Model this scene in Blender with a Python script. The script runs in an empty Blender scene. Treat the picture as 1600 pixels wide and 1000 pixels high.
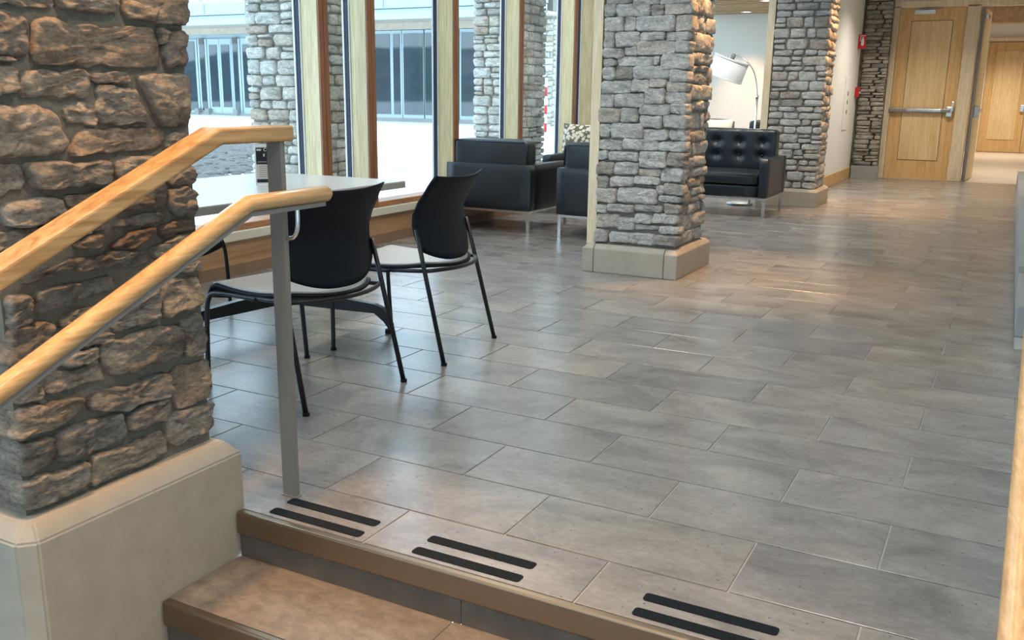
import bpy, bmesh, math, random
from mathutils import Vector, Matrix, noise

# ------------------------------------------------------------------ camera, sky, exposure
scene = bpy.context.scene
COL = scene.collection
PI = math.pi

FOCAL_PX, PITCH, ROLL, YAW = 1448.19, .2374, -.0131, -.4848
EYE = Vector((0, 0, 1.2))
_fw = Vector((math.sin(YAW)*math.cos(PITCH), math.cos(YAW)*math.cos(PITCH), -math.sin(PITCH)))
_rt = Vector((math.cos(YAW), -math.sin(YAW), 0))
_dn = _fw.cross(_rt)
_r = _rt*math.cos(ROLL) + _dn*math.sin(ROLL)
_d = -_rt*math.sin(ROLL) + _dn*math.cos(ROLL)
cam_data = bpy.data.cameras.new('camera')
cam_data.sensor_width = 36
cam_data.sensor_fit = 'HORIZONTAL'
cam_data.lens = FOCAL_PX/1600*36
cam_data.clip_start = .05
cam_data.clip_end = 400
cam = bpy.data.objects.new('camera', cam_data)
COL.objects.link(cam)
cam.matrix_world = Matrix(((_r.x, -_d.x, -_fw.x, EYE.x), (_r.y, -_d.y, -_fw.y, EYE.y),
                           (_r.z, -_d.z, -_fw.z, EYE.z), (0, 0, 0, 1)))
scene.camera = cam

SKY_STRENGTH = 2.4
world = bpy.data.worlds.new('overcast_sky')
scene.world = world
world.use_nodes = True
wn = world.node_tree.nodes
wn['Background'].inputs[0].default_value = (.60, .83, 1.0, 1)
wn['Background'].inputs[1].default_value = SKY_STRENGTH

vs = scene.view_settings
vs.view_transform = 'Standard'
vs.look = 'None'
vs.gamma = 1
vs.use_curve_mapping = False
vs.exposure = 0.7

WARM = (1.0, .55, .24)
NEUTRAL = (1.0, .92, .81)
DOWNLIGHT_W = 60

# ------------------------------------------------------------------ materials
MATS = {}

def _new(name):
    m = bpy.data.materials.new(name)
    m.use_nodes = True
    nt = m.node_tree
    b = nt.nodes['Principled BSDF']
    MATS[name] = m
    return m, nt, b

def _mapping(nt, scale=(1, 1, 1), coord='Object', rot=(0, 0, 0)):
    tc = nt.nodes.new('ShaderNodeTexCoord')
    mp = nt.nodes.new('ShaderNodeMapping')
    mp.inputs['Scale'].default_value = scale
    mp.inputs['Rotation'].default_value = rot
    nt.links.new(tc.outputs[coord], mp.inputs['Vector'])
    return mp.outputs['Vector']

def _noise(nt, vec, scale, detail=4, rough=.55, dist=0):
    n = nt.nodes.new('ShaderNodeTexNoise')
    n.inputs['Scale'].default_value = scale
    n.inputs['Detail'].default_value = detail
    n.inputs['Roughness'].default_value = rough
    n.inputs['Distortion'].default_value = dist
    nt.links.new(vec, n.inputs['Vector'])
    return n.outputs['Fac']

def _ramp(nt, fac, stops):
    r = nt.nodes.new('ShaderNodeValToRGB')
    e = r.color_ramp.elements
    while len(e) < len(stops):
        e.new(.5)
    for k, (p, c) in enumerate(stops):
        e[k].position = p
        e[k].color = (*c, 1)
    nt.links.new(fac, r.inputs['Fac'])
    return r.outputs['Color']

def _mix(nt, a, b, fac, blend='MIX'):
    m = nt.nodes.new('ShaderNodeMix')
    m.data_type = 'RGBA'
    m.blend_type = blend
    if isinstance(fac, float):
        m.inputs[0].default_value = fac
    else:
        nt.links.new(fac, m.inputs[0])
    nt.links.new(a, m.inputs[6])
    if isinstance(b, tuple):
        m.inputs[7].default_value = (*b, 1)
    else:
        nt.links.new(b, m.inputs[7])
    return m.outputs[2]

def _bump(nt, b, fac, strength=.3, dist=.01):
    n = nt.nodes.new('ShaderNodeBump')
    n.inputs['Strength'].default_value = strength
    n.inputs['Distance'].default_value = dist
    nt.links.new(fac, n.inputs['Height'])
    nt.links.new(n.outputs['Normal'], b.inputs['Normal'])

def _rand(nt):
    o = nt.nodes.new('ShaderNodeObjectInfo')
    return o.outputs['Random']

def plain(name, col, rough=.5, metal=0, spec=.5, grain=0, gscale=60, bump=0):
    m, nt, b = _new(name)
    b.inputs['Base Color'].default_value = (*col, 1)
    b.inputs['Roughness'].default_value = rough
    b.inputs['Metallic'].default_value = metal
    b.inputs['Specular IOR Level'].default_value = spec
    if grain or bump:
        f = _noise(nt, _mapping(nt), gscale, 5, .6)
        if grain:
            c = _ramp(nt, f, [(.25, tuple(x*(1-grain) for x in col)), (.75, tuple(min(1, x*(1+grain)) for x in col))])
            nt.links.new(c, b.inputs['Base Color'])
        if bump:
            _bump(nt, b, f, bump, .004)
    return m

def stone_mat(name, stops, rough=.85, tint=(.5, .45, .4), bump=.9):
    m, nt, b = _new(name)
    base = _ramp(nt, _rand(nt), stops)
    v = _mapping(nt, (7, 7, 17))
    f1 = _noise(nt, v, 1.3, 8, .68, .8)
    dark = _ramp(nt, f1, [(.3, (.45, .43, .42)), (.5, (1.0, .99, .97)), (.72, (1.5, 1.45, 1.36))])
    c = _mix(nt, base, dark, 1.0, 'MULTIPLY')
    f5 = _noise(nt, _mapping(nt, (55, 55, 120)), 1, 6, .75)
    c = _mix(nt, c, _ramp(nt, f5, [(.32, (.55, .53, .52)), (.5, (1, 1, 1)), (.68, (1.4, 1.38, 1.33))]), 1.0, 'MULTIPLY')
    f2 = _noise(nt, _mapping(nt, (5, 5, 5)), 1, 3, .5)
    c2 = _mix(nt, c, tint, _ramp(nt, f2, [(.55, (0, 0, 0)), (.75, (.55, .55, .55))]))
    nt.links.new(c2, b.inputs['Base Color'])
    b.inputs['Roughness'].default_value = rough
    b.inputs['Specular IOR Level'].default_value = .25
    f3 = _noise(nt, _mapping(nt, (30, 30, 80)), 1.5, 10, .80, .5)
    _bump(nt, b, f3, bump, .06)
    return m

def wood_mat(name, dark, mid, light, axis='y', rough=.4, ring=9, fine=120, bump=.05):
    m, nt, b = _new(name)
    s = {'x': (.06, 1, 1), 'y': (1, .06, 1), 'z': (1, 1, .06)}[axis]
    v = _mapping(nt, s)
    f1 = _noise(nt, v, ring, 3, .5, 1.5)
    f2 = _noise(nt, v, fine, 3, .6)
    c = _ramp(nt, f1, [(.3, dark), (.5, mid), (.7, light)])
    c = _mix(nt, c, _ramp(nt, f2, [(.3, (.8, .78, .74)), (.7, (1.08, 1.08, 1.08))]), 1.0, 'MULTIPLY')
    c = _mix(nt, c, _ramp(nt, _rand(nt), [(0, (.93, .93, .93)), (1, (1.05, 1.05, 1.05))]), 1.0, 'MULTIPLY')
    nt.links.new(c, b.inputs['Base Color'])
    b.inputs['Roughness'].default_value = rough
    _bump(nt, b, f2, bump, .003)
    return m

# tiles: grey-brown porcelain, each with its own cast
m, nt, b = _new('tile')
b.inputs['Specular IOR Level'].default_value = 1.0
_oi = nt.nodes.new('ShaderNodeObjectInfo')
_va = nt.nodes.new('ShaderNodeVectorMath')
_va.operation = 'MULTIPLY_ADD'
_va.inputs[1].default_value = (3.7, 5.3, 1)
nt.links.new(_oi.outputs['Location'], _va.inputs[0])
nt.links.new(_mapping(nt, (1, 1.6, 1)), _va.inputs[2])
v = _va.outputs[0]
f1 = _noise(nt, v, 2.6, 9, .64, .6)
f2 = _noise(nt, v, 38, 6, .7)
c = _ramp(nt, f1, [(.30, (.135, .124, .116)), (.5, (.222, .203, .188)), (.70, (.300, .274, .252))])
c = _mix(nt, c, _ramp(nt, f2, [(.3, (.84, .83, .82)), (.68, (1.12, 1.12, 1.12))]), 1.0, 'MULTIPLY')
c = _mix(nt, c, _ramp(nt, _rand(nt), [(0, (.86, .86, .88)), (.5, (1, 1, .99)), (1, (1.1, 1.07, 1.03))]), 1.0, 'MULTIPLY')
f4 = _noise(nt, _mapping(nt), 70, 1, .4)
c = _mix(nt, c, (.055, .05, .047), _ramp(nt, f4, [(.73, (0, 0, 0)), (.78, (.8, .8, .8))]))
nt.links.new(c, b.inputs['Base Color'])
b.inputs['Roughness'].default_value = .27

plain('grout', (.40, .385, .36), .8, grain=.1)
plain('mortar', (.165, .142, .112), .95, grain=.2, gscale=90, bump=.5)
plain('mortar_grey', (.20, .18, .155), .95, grain=.2, gscale=90, bump=.5)
plain('mortar_pale', (.33, .31, .28), .95, grain=.2, gscale=90, bump=.5)
stone_mat('stone_warm_lit', [(0, (.32, .22, .165)), (.12, (.48, .385, .30)), (.35, (.55, .48, .40)), (.55, (.47, .435, .39)),
                          (.75, (.58, .50, .41)), (.92, (.38, .33, .285)), (1, (.46, .36, .28))], tint=(.54, .48, .41))  # same stone as the grey pillars; warm lamplight put into its colour
stone_mat('stone_grey', [(0, (.36, .33, .30)), (.15, (.54, .52, .49)), (.45, (.64, .62, .59)), (.7, (.54, .54, .54)),
                         (.88, (.60, .55, .49)), (1, (.40, .34, .29))], tint=(.62, .60, .56), bump=.7)
stone_mat('stone_day_lit', [(0, (.40, .37, .34)), (.2, (.58, .56, .52)), (.6, (.68, .66, .62)), (.85, (.58, .50, .42)), (1, (.46, .36, .29))],
          tint=(.68, .65, .6), bump=.6)  # same stone again, with brighter outdoor light put into the colour
stone_mat('stone_ledge', [(0, (.20, .18, .16)), (.3, (.32, .30, .27)), (.7, (.40, .37, .33)), (1, (.27, .23, .19))], tint=(.42, .39, .35), bump=.5)
plain('precast', (.345, .30, .24), .8, grain=.09, gscale=14, bump=.15)
plain('concrete_grey', (.30, .30, .29), .8, grain=.1, gscale=14)
wood_mat('oak_rail', (.36, .19, .075), (.50, .295, .125), (.60, .38, .18), 'y', .28, 26, 150)
wood_mat('oak_rail_round', (.43, .255, .11), (.53, .335, .155), (.60, .40, .20), 'y', .25, 34, 160)
wood_mat('glulam', (.66, .52, .29), (.73, .60, .36), (.79, .66, .42), 'z', .5, 22, 90)
wood_mat('fir_red', (.20, .075, .030), (.27, .105, .045), (.33, .14, .06), 'z', .45, 30, 120)
wood_mat('fir_rail', (.30, .13, .055), (.38, .175, .075), (.46, .22, .10), 'y', .45, 30, 120)
wood_mat('fir_panel', (.30, .155, .075), (.42, .23, .115), (.50, .30, .16), 'y', .5, 7, 90)
wood_mat('maple_door', (.56, .33, .12), (.63, .39, .155), (.68, .44, .19), 'z', .35, 10, 90)
wood_mat('maple_panel', (.64, .43, .20), (.72, .50, .25), (.78, .57, .31), 'z', .35, 8, 90)
wood_mat('maple_trim', (.66, .53, .35), (.72, .59, .41), (.76, .64, .46), 'z', .45, 12, 90)
wood_mat('ceiling_wood', (.42, .28, .14), (.52, .36, .19), (.58, .42, .24), 'x', .5, 12, 90)
plain('steel_painted', (.235, .22, .205), .42, .35)
plain('bronze_nosing', (.29, .225, .16), .36, 1.0)
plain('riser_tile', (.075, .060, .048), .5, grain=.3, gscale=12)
m, nt, b = _new('tread_tile')
v = _mapping(nt, (1, 1.5, 1))
f1 = _noise(nt, v, 16, 9, .72, .5)
c = _ramp(nt, f1, [(.28, (.10, .080, .062)), (.5, (.175, .143, .112)), (.74, (.255, .212, .17))])
nt.links.new(c, b.inputs['Base Color'])
b.inputs['Roughness'].default_value = .5
m, nt, b = _new('grip_black')
f = _noise(nt, _mapping(nt), 420, 3, .8)
nt.links.new(_ramp(nt, f, [(.45, (.006, .008, .011)), (.75, (.03, .036, .042))]), b.inputs['Base Color'])
b.inputs['Roughness'].default_value = .95
b.inputs['Specular IOR Level'].default_value = .12
_bump(nt, b, f, .6, .003)
plain('plastic_black', (.004, .006, .011), .55, spec=.2, bump=.04, gscale=500)
plain('tube_black', (.010, .010, .012), .35, .2)
plain('seat_grey', (.40, .37, .34), .45, grain=.05, gscale=20)
plain('seat_top', (.20, .205, .21), .34, spec=.6)
plain('leather', (.009, .0125, .018), .38, spec=.55, bump=.12, gscale=160)
plain('chrome', (.70, .70, .70), .22, 1)
plain('chrome_satin', (.45, .45, .45), .45, 1)
plain('table_white', (.46, .46, .45), .25, spec=.35)
plain('table_edge', (.26, .25, .235), .5)
plain('wall_white', (.74, .715, .655), .75)
plain('wall_cool', (.80, .80, .77), .75)
plain('white_frame', (.78, .80, .80), .5)
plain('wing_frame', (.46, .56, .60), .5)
plain('ceiling_white', (.80, .79, .76), .8)
plain('gasket', (.02, .028, .06), .5)
plain('sill_cream', (.62, .57, .47), .45)
plain('toe_brown', (.22, .135, .075), .55, grain=.15, gscale=8)
m, nt, b = _new('snow')
f = _noise(nt, _mapping(nt), 1.1, 6, .6)
nt.links.new(_ramp(nt, f, [(.3, (.80, .82, .84)), (.7, (.88, .89, .90))]), b.inputs['Base Color'])
b.inputs['Roughness'].default_value = .9
_bump(nt, b, f, .4, .08)
plain('rubble', (.15, .145, .135), .9, grain=.3, gscale=20)
plain('soffit_wood', (.60, .50, .40), .6, grain=.15, gscale=6)
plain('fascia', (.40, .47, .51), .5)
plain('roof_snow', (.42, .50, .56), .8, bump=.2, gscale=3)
plain('hill', (.10, .13, .15), .95, grain=.9, gscale=.4)
plain('red_plastic', (.50, .012, .015), .35)
plain('white_plastic', (.75, .74, .72), .4)
plain('print_black', (.010, .012, .018), .3)
plain('print_paper', (.60, .54, .46), .6)
plain('print_white', (.85, .83, .80), .5)
plain('print_grey', (.22, .20, .18), .6)
m, nt, b = _new('shade_fabric')
b.inputs['Base Color'].default_value = (.86, .87, .88, 1)
b.inputs['Roughness'].default_value = .8
b.inputs['Transmission Weight'].default_value = .0
m, nt, b = _new('pillow_print')
vv = _mapping(nt, (1, 1, 1))
vo = nt.nodes.new('ShaderNodeTexVoronoi')
vo.inputs['Scale'].default_value = 26
nt.links.new(vv, vo.inputs['Vector'])
nt.links.new(_ramp(nt, vo.outputs['Distance'], [(.50, (.66, .60, .48)), (.57, (.13, .11, .075))]), b.inputs['Base Color'])
b.inputs['Roughness'].default_value = .85
m, nt, b = _new('corridor_floor')
f = _noise(nt, _mapping(nt, (.25, 3, 1)), 5, 3, .5)
nt.links.new(_ramp(nt, f, [(.3, (.52, .42, .32)), (.7, (.66, .55, .44))]), b.inputs['Base Color'])
b.inputs['Roughness'].default_value = .35

def glass_mat(name, tint, refl):
    m = bpy.data.materials.new(name)
    m.use_nodes = True
    nt = m.node_tree
    nt.nodes.clear()
    out = nt.nodes.new('ShaderNodeOutputMaterial')
    tr = nt.nodes.new('ShaderNodeBsdfTransparent')
    tr.inputs[0].default_value = (*tint, 1)
    gl = nt.nodes.new('ShaderNodeBsdfGlossy')
    gl.inputs['Roughness'].default_value = .0
    lw_ = nt.nodes.new('ShaderNodeLayerWeight')
    lw_.inputs[0].default_value = .5
    pw_ = nt.nodes.new('ShaderNodeMath')
    pw_.operation = 'POWER'
    pw_.inputs[1].default_value = 5
    nt.links.new(lw_.outputs['Facing'], pw_.inputs[0])
    fr = nt.nodes.new('ShaderNodeMath')
    fr.operation = 'MULTIPLY_ADD'
    fr.inputs[1].default_value = .5
    fr.inputs[2].default_value = refl
    nt.links.new(pw_.outputs[0], fr.inputs[0])
    mx = nt.nodes.new('ShaderNodeMixShader')
    nt.links.new(fr.outputs[0], mx.inputs[0])
    nt.links.new(tr.outputs[0], mx.inputs[1])
    nt.links.new(gl.outputs[0], mx.inputs[2])
    nt.links.new(mx.outputs[0], out.inputs[0])
    MATS[name] = m
glass_mat('glass', (.97, .985, .99), .02)
glass_mat('glass_tinted', (.97, .985, .99), .02)
m, nt, b = _new('glass_dark')
b.inputs['Base Color'].default_value = (.022, .040, .052, 1)
b.inputs['Roughness'].default_value = .03
b.inputs['IOR'].default_value = 1.95
m, nt, b = _new('lamp_glow')
b.inputs['Emission Color'].default_value = (1, .72, .42, 1)
b.inputs['Emission Strength'].default_value = 6

# ------------------------------------------------------------------ helpers
def mesh_obj(name, bm, mat, parent=None, smooth=False):
    me = bpy.data.meshes.new(name)
    bm.normal_update()
    bm.to_mesh(me)
    bm.free()
    me.materials.append(MATS[mat])
    if smooth:
        for p in me.polygons:
            p.use_smooth = True
    o = bpy.data.objects.new(name, me)
    COL.objects.link(o)
    if parent:
        o.parent = parent
    return o

def thing(name, label, cat, loc=(0, 0, 0), rotz=0, group=None):
    o = bpy.data.objects.new(name, None)
    o.empty_display_size = .1
    COL.objects.link(o)
    o.location = loc
    o.rotation_euler = (0, 0, rotz)
    if label: o['label'] = label
    if cat: o['category'] = cat
    if group: o['group'] = group
    return o

def tag(o, label, cat, group=None):
    o['label'] = label
    o['category'] = cat
    if group: o['group'] = group
    return o

def struct(o, label=None):
    o['kind'] = 'structure'
    if label: o['label'] = label
    return o

def dup(root, loc, rotz, label):
    r = root.copy()
    COL.objects.link(r)
    r.location = loc
    r.rotation_euler = (0, 0, rotz)
    r['label'] = label
    for ch in list(root.children):
        c = ch.copy()
        COL.objects.link(c)
        c.parent = r
        for g in list(ch.children):
            d = g.copy()
            COL.objects.link(d)
            d.parent = c
    return r

def box(bm, x0, x1, y0, y1, z0, z1, bevel=0, seg=1):
    vs_ = [bm.verts.new((x, y, z)) for x in (x0, x1) for y in (y0, y1) for z in (z0, z1)]
    idx = [(0, 1, 3, 2), (4, 6, 7, 5), (0, 4, 5, 1), (2, 3, 7, 6), (0, 2, 6, 4), (1, 5, 7, 3)]
    fs = [bm.faces.new([vs_[i] for i in f]) for f in idx]
    if bevel:
        es = list({e for f in fs for e in f.edges})
        bmesh.ops.bevel(bm, geom=es, offset=bevel, segments=seg, affect='EDGES', profile=.5)
    return bm

def boxo(name, ext, mat, parent=None, bevel=0, seg=1, smooth=False):
    bm = bmesh.new()
    box(bm, *ext, bevel, seg)
    return mesh_obj(name, bm, mat, parent, smooth)

def tube(bm, pts, rad, n=10, cap=True):
    pts = [Vector(p) for p in pts]
    rads = rad if isinstance(rad, (list, tuple)) else [rad]*len(pts)
    rings = []
    prev = None
    for i, p in enumerate(pts):
        a = pts[max(i-1, 0)]
        c = pts[min(i+1, len(pts)-1)]
        t = (c-a).normalized()
        if prev is None:
            up = Vector((0, 0, 1)) if abs(t.z) < .9 else Vector((1, 0, 0))
            u = t.cross(up).normalized()
        else:
            u = (prev - t*prev.dot(t)).normalized()
        prev = u
        w = t.cross(u)
        rings.append([bm.verts.new(p + (u*math.cos(2*PI*k/n) + w*math.sin(2*PI*k/n))*rads[i]) for k in range(n)])
    for a, b_ in zip(rings, rings[1:]):
        for k in range(n):
            bm.faces.new((a[k], a[(k+1) % n], b_[(k+1) % n], b_[k]))
    if cap:
        bm.faces.new(list(reversed(rings[0])))
        bm.faces.new(rings[-1])
    return bm

def tubeo(name, pts, rad, mat, parent=None, n=10):
    bm = bmesh.new()
    tube(bm, pts, rad, n)
    bmesh.ops.recalc_face_normals(bm, faces=bm.faces)
    return mesh_obj(name, bm, mat, parent, True)

def smooth_path(pts, it=2):
    pts = [Vector(p) for p in pts]
    for _ in range(it):
        q = [pts[0]]
        for a, b_ in zip(pts, pts[1:]):
            q += [a.lerp(b_, .25), a.lerp(b_, .75)]
        q.append(pts[-1])
        pts = q
    return pts

def lathe(bm, prof, n=24, c=(0, 0, 0)):
    rings = []
    for r_, z in prof:
        rings.append([bm.verts.new((c[0]+r_*math.cos(2*PI*k/n), c[1]+r_*math.sin(2*PI*k/n), c[2]+z)) for k in range(n)])
    for a, b_ in zip(rings, rings[1:]):
        for k in range(n):
            bm.faces.new((a[k], a[(k+1) % n], b_[(k+1) % n], b_[k]))
    return bm

def rounded_rect(x0, x1, y0, y1, r_, n=4):
    out = []
    for cx, cy, a0 in ((x1-r_, y1-r_, 0), (x0+r_, y1-r_, PI/2), (x0+r_, y0+r_, PI), (x1-r_, y0+r_, 1.5*PI)):
        for k in range(n+1):
            a = a0 + k*PI/2/n
            out.append((cx+r_*math.cos(a), cy+r_*math.sin(a)))
    return out

def prism(bm, pts2, z0, z1):
    a = [bm.verts.new((x, y, z0)) for x, y in pts2]
    b_ = [bm.verts.new((x, y, z1)) for x, y in pts2]
    n = len(a)
    for k in range(n):
        bm.faces.new((a[k], a[(k+1) % n], b_[(k+1) % n], b_[k]))
    bm.faces.new(list(reversed(a)))
    bm.faces.new(b_)
    return bm

# --- rough stones: poly in face coordinates (u, v), face given by origin o, axes u, v and outward normal n
def stone_mesh(poly, fo, fu, fv, fn, proud, back, seed, npt=20, rings=((1, .0), (.965, .6), (.86, .95), (.6, 1.0), (.3, 1.0)), rough=.008, chaikin=1, jit=.003):
    rnd = random.Random(seed)
    P = [Vector((a, b_)) for a, b_ in poly]
    area = sum(P[i].x*P[(i+1) % len(P)].y - P[(i+1) % len(P)].x*P[i].y for i in range(len(P)))
    if area < 0:
        P.reverse()
    for _ in range(chaikin):
        Q = []
        for a, b_ in zip(P, P[1:]+P[:1]):
            L = (b_-a).length
            t = min(.22, .011/max(L, 1e-4))
            Q += [a.lerp(b_, t), a.lerp(b_, 1-t)]
        P = Q
    per = [(P[(i+1) % len(P)]-P[i]).length for i in range(len(P))]
    tot = sum(per)
    out = []
    i, acc = 0, 0.0
    for k in range(npt):
        s = tot*k/npt
        while acc+per[i] < s:
            acc += per[i]
            i += 1
        out.append(P[i].lerp(P[(i+1) % len(P)], (s-acc)/per[i]))
    off = Vector((rnd.uniform(-50, 50), rnd.uniform(-50, 50), rnd.uniform(-50, 50)))
    cen = sum(out, Vector((0, 0)))/npt
    out = [p + (p-cen).normalized()*jit*2*noise.noise(Vector((p.x*30, p.y*30, 0))+off) for p in out]
    cen = sum(out, Vector((0, 0)))/npt
    tu, tv = rnd.uniform(-.05, .05), rnd.uniform(-.06, .06)
    # inset by distance rather than ratio so that long stones keep an even edge
    size = min(max(p.x for p in out)-min(p.x for p in out), max(p.y for p in out)-min(p.y for p in out))
    bm = bmesh.new()
    def put(p, h):
        return bm.verts.new(fo + fu*p.x + fv*p.y + fn*h)
    prev = [put(p, -back) for p in out]
    bm.faces.new(list(reversed(prev))) if True else None
    for sc, hh in rings:
        ring = []
        for p in out:
            dv = p-cen
            if sc > .8:
                q = cen + dv*(1-(1-sc)*min(1.6, .09/max(dv.length, .02)))
            else:
                q = cen + dv*sc
            h = hh*proud
            if hh > .3:
                n1 = noise.noise(Vector((q.x*8, q.y*13, 0))+off)
                n2 = noise.noise(Vector((q.x*22, q.y*45, 3))+off)
                n3 = noise.noise(Vector((q.x*55, q.y*110, 7))+off)
                lay = (q.y*38+1.6*n1+.8*n2+off.x) % 1.0
                h += rough*(n1*1.3+n2*.9+n3*.5+(lay-.5)*.7) + tu*(q.x-cen.x)+tv*(q.y-cen.y)
            ring.append(put(q, h))
        for k in range(npt):
            bm.faces.new((prev[k], prev[(k+1) % npt], ring[(k+1) % npt], ring[k]))
        prev = ring
    c = put(cen, proud + rough*noise.noise(off))
    for k in range(npt):
        bm.faces.new((prev[k], prev[(k+1) % npt], c))
    return bm

def courses(u0, u1, v0, v1, rnd, hmin=.05, hmax=.12, lmin=.09, lmax=.28, gap=.012):
    out = []
    v = v0
    while v < v1-.02:
        h = rnd.uniform(hmin, hmax)
        if v+h > v1-.04:
            h = v1-v
        u = u0 + rnd.uniform(-.01, .005)
        while u < u1-.02:
            L = rnd.uniform(lmin, lmax)
            if u+L > u1-.07:
                L = u1-u+rnd.uniform(-.006, .012)
            j = lambda: rnd.uniform(-.007, .007)
            if h > .095 and L < .2 and rnd.random() < .4:
                s = rnd.uniform(.35, .65)*h
                parts_ = [(v, v+s), (v+s, v+h)]
            else:
                parts_ = [(v, v+h)]
            for a, b_ in parts_:
                g = gap/2
                out.append([(u+g+j(), a+g+j()), (u+L-g+j(), a+g+j()), (u+L-g+j(), b_-g+j()), (u+g+j(), b_-g+j())])
            u += L
        v += h
    return out

def build_face(root, polys, fo, fu, fv, fn, mat, seed, proud=(.012, .03), back=.08, npt=16, rough=.006, rings=None, jit=.003):
    rnd = random.Random(seed)
    for k, p in enumerate(polys):
        kw = dict(rings=rings) if rings else {}
        bm = stone_mesh(p, Vector(fo), Vector(fu), Vector(fv), Vector(fn), rnd.uniform(*proud), back, seed*1000+k, npt, rough=rough, jit=jit, **kw)
        bmesh.ops.recalc_face_normals(bm, faces=bm.faces)
        mesh_obj('stone', bm, mat, root, True)

def plinth(root, x0, x1, y0, y1, z0, z1, cuts=(), ch=.028, mat='precast'):
    """precast base with chamfered top edge, cut into blocks at local x = cuts"""
    xs = [x0]+list(cuts)+[x1]
    for a, b_ in zip(xs, xs[1:]):
        bm = bmesh.new()
        g = .002
        la = a + (0 if a == x0 else g)
        lb = b_ - (0 if b_ == x1 else g)
        ia = la + (ch if a == x0 else 0)
        ib = lb - (ch if b_ == x1 else 0)
        low = [(la, y0), (lb, y0), (lb, y1), (la, y1)]
        top = [(ia, y0+ch), (ib, y0+ch), (ib, y1-ch), (ia, y1-ch)]
        r0 = [bm.verts.new((*p, z0)) for p in low]
        r1 = [bm.verts.new((*p, z1-ch)) for p in low]
        r2 = [bm.verts.new((*p, z1)) for p in top]
        for A, B in ((r0, r1), (r1, r2)):
            for k in range(4):
                bm.faces.new((A[k], A[(k+1) % 4], B[(k+1) % 4], B[k]))
        bm.faces.new(list(reversed(r0)))
        bm.faces.new(r2)
        bmesh.ops.bevel(bm, geom=[e for e in bm.edges], offset=.004, segments=1, affect='EDGES')
        mesh_obj('plinth_block', bm, mat, root)

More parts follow.
